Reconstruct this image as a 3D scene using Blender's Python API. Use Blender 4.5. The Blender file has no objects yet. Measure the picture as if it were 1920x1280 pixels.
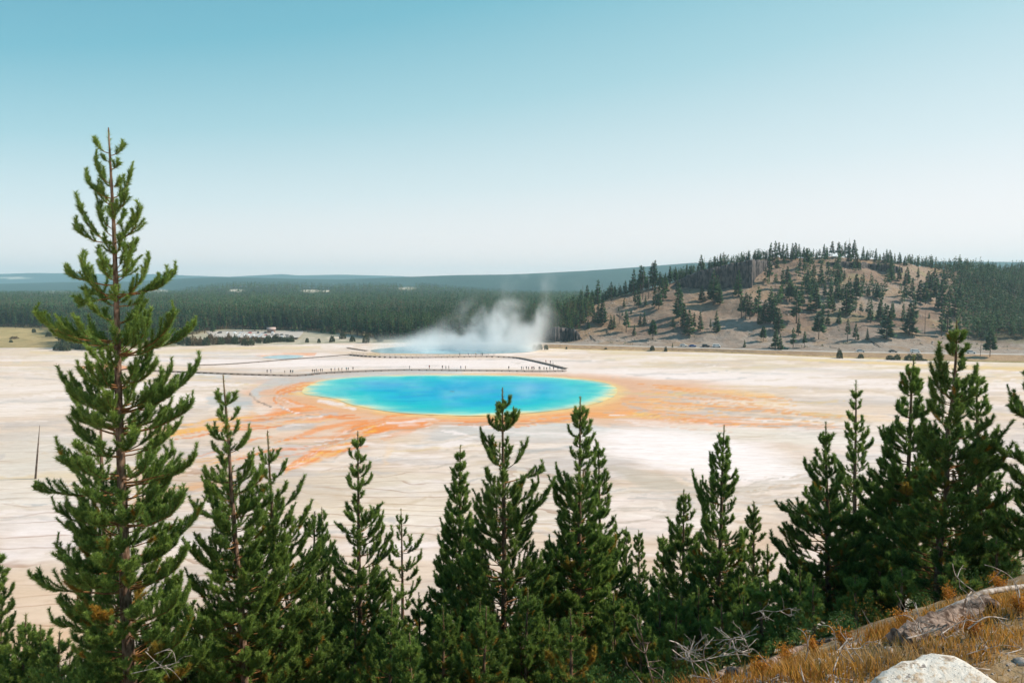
import bpy, math, random
import numpy as np
from mathutils import Vector, Euler

rnd = random.Random(7)
R = np.random.default_rng(11)
scene = bpy.context.scene
COL = scene.collection

# ------------------------------------------------------------------ camera model (pixels of the 1920x1280 photograph)
F = 1280.0
HC = 36.0
PITCH = math.atan((640 - 545) / F)
CP, SP = math.cos(PITCH), math.sin(PITCH)

def ray(px, py):
    X = (np.asarray(px, float) - 960) / F
    Y = (640 - np.asarray(py, float)) / F
    return X, CP + Y * SP, -SP + Y * CP

def gpt(px, py, z=0.0):
    """ground point seen at a pixel, on the level z"""
    dx, dy, dz = ray(px, py)
    t = (z - HC) / dz
    return dx * t, dy * t

def dpt(px, py, d):
    """point seen at a pixel, at the depth d (world y)"""
    dx, dy, dz = ray(px, py)
    t = d / dy
    return np.array([dx * t, d + 0 * dx, HC + dz * t])

def proj(x, y, z):
    zc = y * CP - (z - HC) * SP
    yc = y * SP + (z - HC) * CP
    return 960 + F * x / zc, 640 - F * yc / zc

def interp(tab, x):
    t = np.array(tab, float)
    return np.interp(x, t[:, 0], t[:, 1])

# ------------------------------------------------------------------ noise
def _hash(ix, iy, seed):
    h = (ix.astype(np.int64) * 374761393 + iy.astype(np.int64) * 668265263 + seed * 1442695041) & 0xFFFFFFFF
    h = ((h ^ (h >> 13)) * 1274126177) & 0xFFFFFFFF
    h = h ^ (h >> 16)
    return (h & 0xFFFFFF) / float(0xFFFFFF)

def vnoise(x, y, seed=0):
    x = np.asarray(x, float); y = np.asarray(y, float)
    ix = np.floor(x); iy = np.floor(y)
    fx = x - ix; fy = y - iy
    fx = fx * fx * (3 - 2 * fx); fy = fy * fy * (3 - 2 * fy)
    a = _hash(ix, iy, seed); b = _hash(ix + 1, iy, seed)
    c = _hash(ix, iy + 1, seed); d = _hash(ix + 1, iy + 1, seed)
    return (a * (1 - fx) + b * fx) * (1 - fy) + (c * (1 - fx) + d * fx) * fy

def fbm(x, y, o=4, seed=0):
    s = 0.0; a = 0.5; n = 0.0
    for i in range(o):
        s = s + a * vnoise(x, y, seed + i * 17); n += a
        x = x * 2.03 + 13.1; y = y * 2.03 + 7.7; a *= 0.5
    return s / n

def sstep(a, b, x):
    t = np.clip((x - a) / (b - a), 0, 1)
    return t * t * (3 - 2 * t)

# ------------------------------------------------------------------ mesh helpers
def mesh(name, V, Fc, mats=(), smooth=False, attrs=None, cols=None, midx=None):
    V = np.asarray(V, np.float32).reshape(-1, 3)
    me = bpy.data.meshes.new(name)
    if isinstance(Fc, np.ndarray):
        groups = [Fc]
    else:
        groups = [np.asarray(g) for g in Fc if len(g)]
    me.vertices.add(len(V)); me.vertices.foreach_set('co', V.ravel())
    nl = sum(g.size for g in groups); nf = sum(len(g) for g in groups)
    me.loops.add(nl); me.polygons.add(nf)
    me.loops.foreach_set('vertex_index', np.concatenate([g.ravel() for g in groups]).astype(np.int32))
    starts = []; s = 0
    for g in groups:
        k = g.shape[1]
        starts.append(s + np.arange(len(g)) * k); s += g.size
    me.polygons.foreach_set('loop_start', np.concatenate(starts).astype(np.int32))
    if smooth:
        me.polygons.foreach_set('use_smooth', np.ones(nf, bool))
    for m in mats:
        me.materials.append(m)
    if midx is not None:
        me.polygons.foreach_set('material_index', np.asarray(midx, np.int32))
    for k, v in (attrs or {}).items():
        a = me.attributes.new(k, 'FLOAT', 'POINT'); a.data.foreach_set('value', np.asarray(v, np.float32))
    for k, v in (cols or {}).items():
        a = me.attributes.new(k, 'FLOAT_COLOR', 'POINT')
        c = np.ones((len(V), 4), np.float32); c[:, :3] = v
        a.data.foreach_set('color', c.ravel())
    me.update(calc_edges=True)
    return me

def link(name, me, parent=None, loc=None):
    o = bpy.data.objects.new(name, me); COL.objects.link(o)
    if parent is not None: o.parent = parent
    if loc is not None: o.location = loc
    return o

def empty(name, loc=(0, 0, 0), rz=0.0, sc=1.0):
    o = bpy.data.objects.new(name, None); COL.objects.link(o)
    o.location = loc; o.rotation_euler = (0, 0, rz); o.scale = (sc, sc, sc)
    o.empty_display_size = 0.2
    return o

def tag(o, label=None, cat=None, group=None, kind=None):
    if label: o['label'] = label
    if cat: o['category'] = cat
    if group: o['group'] = group
    if kind: o['kind'] = kind
    return o

def grid_faces(nr, nc):
    i = np.arange(nr * nc).reshape(nr, nc)
    return np.stack([i[:-1, :-1], i[:-1, 1:], i[1:, 1:], i[1:, :-1]], -1).reshape(-1, 4)

class MB:
    """collects verts and faces of any size into one mesh"""
    def __init__(s): s.v = []; s.q = []; s.t = []; s.n = 0
    def add(s, V, quads=None, tris=None):
        V = np.asarray(V, float).reshape(-1, 3)
        if quads is not None and len(quads): s.q.append(np.asarray(quads, int) + s.n)
        if tris is not None and len(tris): s.t.append(np.asarray(tris, int) + s.n)
        s.v.append(V); s.n += len(V)
    def tube(s, P, rad, n=6, cap=True):
        P = np.asarray(P, float); m = len(P)
        rad = np.broadcast_to(np.asarray(rad, float), (m,))
        T = np.gradient(P, axis=0); T /= np.linalg.norm(T, axis=1)[:, None] + 1e-9
        ref = np.array([0.31, 0.17, 0.93]) if abs(T[0, 2]) < 0.8 else np.array([0.9, 0.3, 0.1])
        A = np.cross(T, ref); A /= np.linalg.norm(A, axis=1)[:, None] + 1e-9
        B = np.cross(T, A)
        th = np.arange(n) * 2 * math.pi / n
        V = P[:, None, :] + rad[:, None, None] * (np.cos(th)[None, :, None] * A[:, None, :] + np.sin(th)[None, :, None] * B[:, None, :])
        i = np.arange(m * n).reshape(m, n); j = np.roll(i, -1, axis=1)
        q = np.stack([i[:-1], j[:-1], j[1:], i[1:]], -1).reshape(-1, 4)
        V = V.reshape(-1, 3); t = None
        if cap:
            V = np.vstack([V, P[0], P[-1]]); a = m * n; b = a + 1
            t = [[i[0, (k + 1) % n], i[0, k], a] for k in range(n)] + [[i[-1, k], i[-1, (k + 1) % n], b] for k in range(n)]
        s.add(V, q, t)
    def box(s, c, h, rz=0.0):
        c = np.asarray(c, float); h = np.asarray(h, float)
        k = np.array([[-1, -1, -1], [1, -1, -1], [1, 1, -1], [-1, 1, -1], [-1, -1, 1], [1, -1, 1], [1, 1, 1], [-1, 1, 1]], float) * h
        cr, sr = math.cos(rz), math.sin(rz)
        V = np.stack([k[:, 0] * cr - k[:, 1] * sr, k[:, 0] * sr + k[:, 1] * cr, k[:, 2]], 1) + c
        s.add(V, [[0, 3, 2, 1], [4, 5, 6, 7], [0, 1, 5, 4], [1, 2, 6, 5], [2, 3, 7, 6], [3, 0, 4, 7]])
    def mesh(s, name, mats=(), smooth=False, **k):
        g = []
        if s.q: g.append(np.vstack(s.q))
        if s.t: g.append(np.vstack(s.t))
        return mesh(name, np.vstack(s.v), g, mats, smooth, **k)

# ------------------------------------------------------------------ materials
class NT:
    def __init__(s, mat):
        s.t = mat.node_tree; s.t.nodes.clear()
    def n(s, typ, **kw):
        nd = s.t.nodes.new(typ)
        for k, v in kw.items():
            if k.startswith('i_'):
                key = k[2:]
                key = int(key) if key.isdigit() else key.replace('_', ' ')
                nd.inputs[key].default_value = v
            else: setattr(nd, k, v)
        return nd
    def l(s, a, ao, b, bi): s.t.links.new(a.outputs[ao], b.inputs[bi])
    def math(s, op, a, b=None, clamp=False):
        nd = s.t.nodes.new('ShaderNodeMath'); nd.operation = op; nd.use_clamp = clamp
        for k, x in ((0, a), (1, b)):
            if x is None: continue
            if isinstance(x, (int, float)): nd.inputs[k].default_value = x
            else: s.t.links.new(x, nd.inputs[k])
        return nd.outputs[0]
    def maprange(s, x, a, b, c=0.0, d=1.0, smooth=True):
        nd = s.t.nodes.new('ShaderNodeMapRange'); nd.interpolation_type = 'SMOOTHSTEP' if smooth else 'LINEAR'
        s.t.links.new(x, nd.inputs[0])
        for k, v in zip((1, 2, 3, 4), (a, b, c, d)):
            if isinstance(v, (int, float)): nd.inputs[k].default_value = v
            else: s.t.links.new(v, nd.inputs[k])
        return nd.outputs[0]
    def mix(s, f, a, b, mode='MIX'):
        nd = s.t.nodes.new('ShaderNodeMix'); nd.data_type = 'RGBA'; nd.blend_type = mode
        for sock, x in ((nd.inputs[0], f), (nd.inputs[6], a), (nd.inputs[7], b)):
            if isinstance(x, (int, float)): sock.default_value = x
            elif isinstance(x, tuple): sock.default_value = (*x, 1)
            else: s.t.links.new(x, sock)
        return nd.outputs[2]
    def noise(s, scale, detail=4, rough=0.55, coord='Object', stretch=None, dist=0.0):
        tc = s.t.nodes.new('ShaderNodeTexCoord'); out = tc.outputs[coord]
        if stretch:
            mp = s.t.nodes.new('ShaderNodeMapping'); mp.inputs['Scale'].default_value = stretch
            s.t.links.new(out, mp.inputs[0]); out = mp.outputs[0]
        nd = s.t.nodes.new('ShaderNodeTexNoise')
        nd.inputs['Scale'].default_value = scale; nd.inputs['Detail'].default_value = detail
        nd.inputs['Roughness'].default_value = rough; nd.inputs['Distortion'].default_value = dist
        s.t.links.new(out, nd.inputs['Vector'])
        return nd.outputs[0]
    def attr(s, name, color=False):
        nd = s.t.nodes.new('ShaderNodeAttribute'); nd.attribute_name = name
        return nd.outputs[0] if color else nd.outputs[2]
    def out(s, bsdf, vol=False):
        o = s.t.nodes.new('ShaderNodeOutputMaterial')
        s.t.links.new(bsdf, o.inputs[1 if vol else 0])
    def principled(s, col, rough=0.8, spec=0.3, bump=None, bstr=0.3, bdist=0.05):
        p = s.t.nodes.new('ShaderNodeBsdfPrincipled')
        if isinstance(col, tuple): p.inputs['Base Color'].default_value = (*col, 1)
        else: s.t.links.new(col, p.inputs['Base Color'])
        if isinstance(rough, (int, float)): p.inputs['Roughness'].default_value = rough
        else: s.t.links.new(rough, p.inputs['Roughness'])
        if isinstance(spec, (int, float)): p.inputs['Specular IOR Level'].default_value = spec
        else: s.t.links.new(spec, p.inputs['Specular IOR Level'])
        if bump is not None:
            b = s.t.nodes.new('ShaderNodeBump'); b.inputs['Strength'].default_value = bstr; b.inputs['Distance'].default_value = bdist
            s.t.links.new(bump, b.inputs['Height']); s.t.links.new(b.outputs[0], p.inputs['Normal'])
        return p

def newmat(name):
    m = bpy.data.materials.new(name); m.use_nodes = True
    return m, NT(m)

def simple(name, c1, c2, scale=3.0, rough=0.8, spec=0.2, bstr=0.3, bdist=0.02, detail=5, coord='Object', stretch=None, lo=0.35, hi=0.65):
    m, t = newmat(name)
    n = t.noise(scale, detail, 0.6, coord, stretch)
    c = t.mix(t.maprange(n, lo, hi), c1, c2)
    t.out(t.principled(c, rough, spec, n, bstr, bdist).outputs[0])
    return m

def foliage_mat(name, greens, dead, transl=0.25, rand=0.35):
    """needles: two greens mixed by the attribute 'tint', dead needles by the attribute 'dead', each thing a little different"""
    m, t = newmat(name)
    c = t.mix(t.attr('tint'), greens[0], greens[1])
    oi = t.n('ShaderNodeObjectInfo')
    f = t.math('ADD', t.math('MULTIPLY', oi.outputs['Random'], rand), 1 - rand / 2)
    hsv = t.n('ShaderNodeHueSaturation')
    t.l(oi, 'Random', hsv, 'Value') if False else None
    t.t.links.new(f, hsv.inputs['Value']); t.t.links.new(c, hsv.inputs['Color'])
    c = t.mix(t.attr('dead'), hsv.outputs[0], dead)
    p = t.principled(c, 0.55, 0.25)
    tr = t.n('ShaderNodeBsdfTranslucent'); t.t.links.new(c, tr.inputs[0])
    mx = t.n('ShaderNodeMixShader'); mx.inputs[0].default_value = transl
    t.t.links.new(p.outputs[0], mx.inputs[1]); t.t.links.new(tr.outputs[0], mx.inputs[2])
    t.out(mx.outputs[0])
    return m

M = {}
M['needle'] = foliage_mat('pine_needles', ((0.045, 0.130, 0.034), (0.340, 0.440, 0.088)), (0.50, 0.23, 0.03), 0.38, 0.22)
M['far_needle'] = foliage_mat('distant_needles', ((0.026, 0.080, 0.030), (0.105, 0.200, 0.055)), (0.20, 0.12, 0.05), 0.25, 0.5)
M['bark'] = simple('pine_bark', (0.10, 0.055, 0.035), (0.26, 0.17, 0.12), 26, 0.9, 0.1, 0.8, 0.01, stretch=(1, 1, 0.3))
M['young_bark'] = simple('young_bark', (0.16, 0.075, 0.03), (0.36, 0.18, 0.07), 30, 0.85, 0.1, 0.5, 0.006)
M['far_bark'] = simple('distant_bark', (0.09, 0.065, 0.05), (0.20, 0.16, 0.13), 2, 0.9, 0.1)
M['dead_wood'] = simple('bleached_wood', (0.22, 0.17, 0.14), (0.56, 0.48, 0.42), 18, 0.85, 0.15, 0.5, 0.006, stretch=(1, 1, 1))
M['rotten_wood'] = simple('rotten_wood', (0.075, 0.048, 0.036), (0.34, 0.25, 0.20), 14, 0.95, 0.05, 1.0, 0.03, detail=8)
M['deck'] = simple('boardwalk_wood', (0.27, 0.20, 0.16), (0.38, 0.30, 0.25), 1.5, 0.9, 0.1)
M['cliff'] = simple('basalt', (0.035, 0.034, 0.037), (0.15, 0.125, 0.115), 0.45, 0.95, 0.1, 1.0, 0.7, detail=8, stretch=(1, 1, 0.6))
M['asphalt'] = simple('pale_asphalt', (0.42, 0.37, 0.33), (0.52, 0.46, 0.41), 0.3, 0.9, 0.1)
M['tyre'] = simple('rubber', (0.015, 0.015, 0.015), (0.03, 0.03, 0.03), 20, 0.8, 0.2)
M['glass'] = simple('car_glass', (0.02, 0.025, 0.03), (0.03, 0.035, 0.04), 2, 0.08, 0.6, 0.0)
M['boulder'] = None

def object_color(name, rough=0.35, spec=0.5):
    m, t = newmat(name)
    oi = t.n('ShaderNodeObjectInfo')
    n = t.noise(6, 3)
    c = t.mix(t.maprange(n, 0.3, 0.7, 0.0, 0.15), oi.outputs['Color'], (0.3, 0.26, 0.22))
    t.out(t.principled(c, rough, spec).outputs[0])
    return m
M['paint'] = object_color('car_paint')
M['cloth'] = object_color('cloth', 0.9, 0.1)
M['skin'] = simple('skin', (0.42, 0.24, 0.17), (0.5, 0.3, 0.22), 8, 0.6, 0.3)
M['hair'] = simple('hair', (0.03, 0.02, 0.015), (0.07, 0.045, 0.03), 20, 0.7, 0.3)
M['trousers'] = simple('dark_trousers', (0.03, 0.035, 0.05), (0.07, 0.07, 0.09), 10, 0.9, 0.1)

# ------------------------------------------------------------------ lighting, sky, camera
SUN_AZ, SUN_EL = math.radians(84), math.radians(42)      # azimuth clockwise from +Y
sd = Vector((math.sin(SUN_AZ) * math.cos(SUN_EL), math.cos(SUN_AZ) * math.cos(SUN_EL), math.sin(SUN_EL)))
sl = bpy.data.lights.new('sun', 'SUN'); sl.energy = 4.9; sl.angle = math.radians(0.5); sl.color = (1.0, 0.90, 0.78)
so = bpy.data.objects.new('sun', sl); COL.objects.link(so)
so.rotation_euler = sd.to_track_quat('Z', 'Y').to_euler()

w = bpy.data.worlds.new('World'); scene.world = w; w.use_nodes = True
wt = NT(w)
sky = wt.n('ShaderNodeTexSky', sky_type='NISHITA')
sky.sun_disc = False; sky.sun_elevation = SUN_EL; sky.sun_rotation = SUN_AZ
sky.air_density = 1.0; sky.dust_density = 1.2; sky.ozone_density = 1.6; sky.altitude = 2200
# thin smoke haze whitens the sky low down and towards the sun
geo = wt.n('ShaderNodeTexCoord'); sx = wt.n('ShaderNodeSeparateXYZ'); wt.l(geo, 'Generated', sx, 0)
zz = wt.math('MAXIMUM', sx.outputs[2], 0.0)
sunside = wt.math('ADD', wt.math('MULTIPLY', sx.outputs[0], math.sin(SUN_AZ)), wt.math('MULTIPLY', sx.outputs[1], math.cos(SUN_AZ)))
zz = wt.math('DIVIDE', zz, wt.math('ADD', 1.0, wt.math('MULTIPLY', sunside, 0.55)))
rp = wt.n('ShaderNodeValToRGB'); wt.t.links.new(zz, rp.inputs[0]); el = rp.color_ramp.elements
STOPS = [(0.0, (1.22, .94, .84)), (.06, (1.0, .875, .82)), (.14, (.68, .76, .755)), (.25, (.37, .60, .645)), (.37, (.165, .45, .54)), (.6, (.055, .27, .40)), (1.0, (.035, .17, .31))]
while len(el) < len(STOPS): el.new(0.5)
SKY_S = 0.12
for e, (pos, c) in zip(el, STOPS):
    e.position = pos; e.color = (*c, 1)
sc_ = wt.n('ShaderNodeVectorMath', operation='SCALE'); wt.l(rp, 0, sc_, 0); sc_.inputs['Scale'].default_value = 1 / SKY_S
tint = wt.mix(0.88, sky.outputs[0], sc_.outputs[0])
bg = wt.n('ShaderNodeBackground'); wt.t.links.new(tint, bg.inputs[0]); bg.inputs[1].default_value = SKY_S
wo = wt.n('ShaderNodeOutputWorld'); wt.l(bg, 0, wo, 0)

cam = bpy.data.cameras.new('camera'); cam.sensor_width = 36; cam.lens = 36 * F / 1920; cam.clip_start = 0.1; cam.clip_end = 60000
co = bpy.data.objects.new('camera', cam); COL.objects.link(co)
co.location = (0, 0, HC); co.rotation_euler = (math.radians(90) - PITCH, 0, 0)
scene.camera = co
scene.view_settings.view_transform = 'Standard'; scene.view_settings.look = 'None'
scene.view_settings.exposure = 0.25; scene.view_settings.gamma = 1.0; scene.view_settings.use_curve_mapping = False
scene.render.engine = 'CYCLES'
cy = scene.cycles
cy.max_bounces = 6; cy.diffuse_bounces = 3; cy.glossy_bounces = 2; cy.transmission_bounces = 4; cy.transparent_max_bounces = 8
cy.volume_bounces = 3; cy.volume_step_rate = 1.0; cy.volume_max_steps = 128
cy.use_denoising = True
cy.use_adaptive_sampling = True; cy.adaptive_threshold = 0.015

# ================================================================== the basin: mineral flats and hot pools
def catmull(P, n=8, closed=True):
    P = np.asarray(P, float); m = len(P); out = []
    for i in range(m if closed else m - 1):
        g = (lambda k: P[k % m]) if closed else (lambda k: P[min(max(k, 0), m - 1)])
        p0, p1, p2, p3 = g(i - 1), g(i), g(i + 1), g(i + 2)
        for t in np.arange(n) / n:
            out.append(0.5 * (2 * p1 + (p2 - p0) * t + (2 * p0 - 5 * p1 + 4 * p2 - p3) * t * t + (3 * p1 - p0 - 3 * p2 + p3) * t ** 3))
    if not closed: out.append(P[-1])
    return np.array(out)

def seg_dist(X, Y, P, W=None, closed=False):
    """distance of points to a polyline; with W also the width interpolated at the nearest point"""
    best = np.full(X.shape, 1e9); wid = np.zeros(X.shape)
    m = len(P)
    for i in range(m if closed else m - 1):
        a = P[i]; b = P[(i + 1) % m]
        d = b - a; L = d @ d + 1e-9
        t = np.clip(((X - a[0]) * d[0] + (Y - a[1]) * d[1]) / L, 0, 1)
        q = np.hypot(X - a[0] - t * d[0], Y - a[1] - t * d[1])
        if W is not None:
            k = q < best
            wid = np.where(k, W[i] + (W[(i + 1) % m] - W[i]) * t, wid)
        best = np.minimum(best, q)
    return (best, wid) if W is not None else best

def inside(X, Y, P):
    c = np.zeros(X.shape, bool); m = len(P)
    for i in range(m):
        x1, y1 = P[i]; x2, y2 = P[(i + 1) % m]
        k = ((y1 > Y) != (y2 > Y)) & (X < (x2 - x1) * (Y - y1) / (y2 - y1 + 1e-12) + x1)
        c ^= k
    return c

POOL_PX = [(566, 733), (580, 722), (610, 713), (660, 707), (740, 703.5), (830, 702.5), (920, 703), (1000, 705), (1070, 709), (1120, 715),
           (1150, 723), (1158, 733), (1148, 745), (1115, 757), (1060, 767), (985, 775), (900, 779.5), (820, 778), (750, 774),
           (700, 767), (660, 759), (628, 748), (598, 743), (575, 740)]
pool_w = np.stack(gpt(*np.array(catmull(POOL_PX, 8)).T), 1)

ncol, nrow = 1150, 560
uu = np.linspace(-1.18, 1.18, ncol)
vv = np.linspace(1 / 34.0, 1 / 640.0, nrow); dd = 1 / vv
U, D = np.meshgrid(uu, dd)
GX = (U * D).ravel(); GY = D.ravel()
PX, PY = proj(GX, GY, 0 * GX)
# natural wobble of everything traced from the photograph (in metres, so it keeps its perspective)
wob = (fbm(GX / 9, GY / 9, 4, 5) - 0.5) * 9
# lavender grey sinter and tan wash
wobx = (fbm(GX / 11 + 50, GY / 11, 4, 9) - 0.5) * 12
fine = (fbm(GX / 2.2, GY / 2.2, 3, 21) - 0.5) * 1.6
WX, WY = proj(GX + wobx + fine, GY + wob * 1.1 + fine, 0 * GX)

def C(*c): return np.array(c, float)
WHITE = C(.79, .68, .625); CREAM = C(.68, .53, .43); GREY = C(.46, .43, .42); TAN = C(.56, .43, .31)
OCHRE = C(.64, .46, .22); ORANGE = C(.78, .235, .03); PEACH = C(.72, .37, .205); YELLOW = C(.82, .54, .20); DARK = C(.15, .12, .10)
PALEGREY = C(.50, .44, .42); PINKW = C(.82, .71, .69); BROWN = C(.42, .25, .14); BLUEGREY = C(.40, .43, .45)
col = np.tile(CREAM, (len(GX), 1)); wet = np.zeros(len(GX))
def lay(mask, c, wt_=None):
    global col, wet
    mask = np.clip(mask, 0, 1)
    col = col * (1 - mask[:, None]) + c * mask[:, None]
    if wt_ is not None: wet = wet * (1 - mask) + wt_ * mask
# broad patchiness; the flats are streaked along the contour
n1 = fbm(GX / 60, GY / 26, 5, 31); n2 = fbm(GX / 22 + 9, GY / 7, 5, 41); n3 = fbm(GX / 9, GY / 3.2, 4, 51); n4 = fbm(GX / 40, GY / 12 + 70, 5, 61)
lay(sstep(.42, .66, n1) * .7, WHITE)
lay(sstep(.50, .70, n2) * .55, PINKW)
lay(sstep(.56, .74, n4) * .50, PALEGREY)
lay(sstep(.60, .72, n3) * .28, TAN)
lay(sstep(.50, .68, fbm(GX / 16 + 21, GY / 6, 5, 81)) * .68 * sstep(790, 850, PY), C(.55, .40, .30))
lay(sstep(.54, .70, fbm(GX / 24 + 77, GY / 9, 5, 83)) * .62 * sstep(775, 835, PY), C(.47, .41, .395))
lay(sstep(.60, .78, fbm(GX / 30, GY / 8, 5, 71)) * .45 * sstep(720, 690, PY), OCHRE)
lay(sstep(.52, .66, fbm(GX / 26, GY / 6, 5, 73)) * .55 * sstep(1080, 1200, PX) * sstep(735, 700, PY), C(.66, .54, .36))
lay(sstep(.55, .68, fbm(GX / 20, GY / 5, 5, 75)) * .55 * sstep(330, 240, PX) * sstep(735, 690, PY), C(.62, .52, .38))

STK = fbm(GX / 7, GY / 2.0, 4, 121); STK2 = fbm(GX / 14 + 30, GY / 3.2, 4, 131)
def stroke(pts, c, alpha=.8, soft=.8, wt_=None, warp=1.0, closed=False):
    md = .45 if c[0] > 3 * c[2] else 1.0
    """pts: (px, py, half width) along a streak traced from the photograph"""
    P = np.array(pts, float)
    S = catmull(P, 6, closed)
    mg = S[:, 2].max() * (1 + soft) + 60
    k = np.where((PX > S[:, 0].min() - mg) & (PX < S[:, 0].max() + mg) & (PY > S[:, 1].min() - mg) & (PY < S[:, 1].max() + mg))[0]
    x = PX[k] + (WX[k] - PX[k]) * warp; y = PY[k] + (WY[k] - PY[k]) * warp
    d, wd = seg_dist(x, y, S[:, :2], S[:, 2], closed)
    m = np.zeros(len(GX)); m[k] = sstep(1 + soft, 1 - soft * .6, d / wd * (1 + (STK[k] - .5) * 1.1)) * alpha * (1 - .38 * md * (1 - sstep(.36, .60, STK2[k])))
    lay(m, c, wt_)
def blob(cx, cy, rx, ry, c, alpha=.8, rot=0.0, soft=.5, wt_=None):
    a = math.radians(rot); x = WX - cx; y = WY - cy
    xr = x * math.cos(a) + y * math.sin(a); yr = -x * math.sin(a) + y * math.cos(a)
    lay(sstep(1 + soft, 1 - soft, np.hypot(xr / rx, yr / ry)) * alpha, c, wt_)

# far bands
blob(760, 682, 330, 9, PINKW, .85); blob(430, 676, 220, 8, PINKW, .6); blob(1300, 700, 260, 9, PINKW, .8, 1)
blob(1500, 715, 330, 10, PINKW, .75, 2); blob(1210, 707, 130, 5, PINKW, .7)
stroke([(150, 690, 3), (190, 688, 4), (250, 690, 3)], ORANGE, .8, .6, .3, .4)
stroke([(270, 683, 2), (330, 683, 2.5)], OCHRE, .6, .8)
stroke([(480, 666, 2), (520, 665, 2), (590, 664, 2)], ORANGE, .55, .8, None, .3)
stroke([(690, 664, 3), (710, 666, 3)], OCHRE, .7)
stroke([(1250, 708, 1.5), (1310, 716, 2.0), (1360, 712, 1.6), (1420, 705, 1)], GREY, .6, .8, None, .6)
stroke([(1190, 690, 4), (1240, 683, 5), (1330, 690, 5), (1450, 694, 4)], C(.62, .50, .34), .45)
stroke([(1460, 672, 2), (1560, 676, 2.4), (1700, 683, 2.4), (1930, 692, 4)], C(.70, .48, .18), .7, .8, None, .5)
stroke([(1700, 700, 2), (1800, 705, 3), (1925, 712, 4)], C(.66, .48, .26), .5)
stroke([(1100, 659, 2), (1300, 667, 2.2), (1560, 674, 2.6)], C(.66, .52, .30), .65, .8, None, .4)
stroke([(60, 660, 2), (200, 664, 2.5), (420, 654, 2.5), (600, 650, 2)], C(.66, .50, .26), .6, .8, None, .4)
# rings of microbial mat round the great pool, by the distance from the water's edge in metres
S = seg_dist(GX + wobx * .25, GY + wob * .25, pool_w[::2], None, True)
pin = inside(GX, GY, pool_w)
S = np.where(pin, 0, S)
wid = interp([(300, 16), (540, 20), (620, 17), (700, 12), (900, 11), (1080, 13), (1150, 24), (1250, 34), (1500, 36)], PX)
wid = np.where(PY < 712, np.minimum(wid, 4 + 14 * np.abs(PX - 860) / 300), wid)
lay(sstep(1.55, .6, S / wid) * .92, PEACH, .55)
lay(sstep(1.0, .2, np.abs(S / wid - .8) / .45) * .35 * sstep(.40, .62, n2), C(.78, .58, .46))
lay(sstep(.85, .25, S / wid) * .8 * sstep(735, 765, PY), C(.80, .36, .09), .5)
lay(sstep(6.0, .6, S + fine) * .75, YELLOW, .5)

# left flats: grey blue wet sheets and white terraces
blob(120, 730, 240, 26, WHITE, .55); blob(330, 725, 120, 12, PINKW, .5)
stroke([(0, 800, 6), (120, 788, 7), (250, 778, 8), (400, 770, 8)], PALEGREY, .6)
stroke([(395, 752, 8), (430, 750, 11), (470, 752, 8)], BLUEGREY, .8, .5, .6, .5)
stroke([(330, 706, 4), (380, 704, 4), (430, 706, 4)], C(.52, .53, .53), .6)
stroke([(486, 745, 4), (482, 735, 6), (500, 722, 7), (550, 711, 7), (640, 703, 5), (740, 699, 4), (860, 697, 4)], C(.52, .50, .50), .75, .6, .85, .4)
blob(60, 905, 150, 60, C(.70, .62, .55), .7); blob(60, 850, 120, 40, C(.60, .54, .48), .6)
blob(70, 1010, 110, 40, PINKW, .7); blob(80, 1130, 180, 70, C(.66, .47, .33), .75); blob(90, 1200, 160, 40, C(.66, .42, .25), .7)

# grey apron below the pool
blob(870, 812, 95, 17, GREY, .75, -4); blob(1000, 810, 160, 16, C(.55, .52, .50), .8); blob(1120, 806, 90, 9, C(.55, .54, .53), .8, 4)
stroke([(830, 808, 2), (860, 812, 3), (880, 818, 2)], PINKW, .9); stroke([(825, 830, 3), (850, 838, 6), (880, 835, 3)], PINKW, .8)
stroke([(1150, 795, 2), (1230, 800, 3), (1320, 812, 3)], PALEGREY, .7); stroke([(1170, 788, 1.5), (1240, 795, 1.8), (1290, 800, 1.5)], PINKW, .7)
# bands to the right of the pool
stroke([(1150, 772, 6), (1200, 778, 8), (1280, 786, 8), (1360, 792, 6), (1450, 796, 4), (1560, 802, 4)], PEACH, .9, .5, .3, .6)
stroke([(1180, 776, 4), (1225, 780, 5), (1240, 779, 2)], C(.80, .46, .10), .85, .5, .3, .4)
stroke([(1290, 783, 2), (1340, 792, 4), (1375, 797, 4), (1340, 799, 3)], ORANGE, .8, .6, .3, .6)
stroke([(1240, 727, 3), (1290, 730, 4), (1345, 735, 4), (1400, 742, 5), (1440, 746, 4)], C(.78, .38, .14), .85, .6, .3, .6)
stroke([(1330, 733, 2), (1400, 737, 3), (1480, 744, 3)], C(.78, .50, .22), .7)
stroke([(1230, 752, 4), (1260, 748, 6), (1290, 756, 4), (1380, 765, 4)], C(.78, .46, .20), .75, .7, .3)
stroke([(1230, 765, 3), (1330, 768, 4), (1430, 772, 4), (1560, 778, 5), (1700, 786, 4)], C(.78, .55, .36), .6)
stroke([(1385, 748, 4), (1440, 752, 6), (1480, 760, 5)], C(.74, .50, .24), .65)
blob(1400, 758, 90, 10, C(.76, .62, .50), .55)
stroke([(1165, 757, 2), (1190, 763, 2.5), (1220, 772, 2)], GREY, .6, .8, None, .4); stroke([(1260, 772, 2), (1330, 770, 3.5), (1390, 772, 2)], PALEGREY, .7)
stroke([(1440, 742, 4), (1520, 750, 6), (1640, 755, 6), (1760, 757, 4)], PALEGREY, .65)
stroke([(1560, 800, 5), (1700, 806, 8), (1900, 815, 8)], C(.74, .60, .50), .45)
stroke([(1520, 730, 1.5), (1545, 735, 2), (1580, 732, 1)], TAN, .55)
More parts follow.
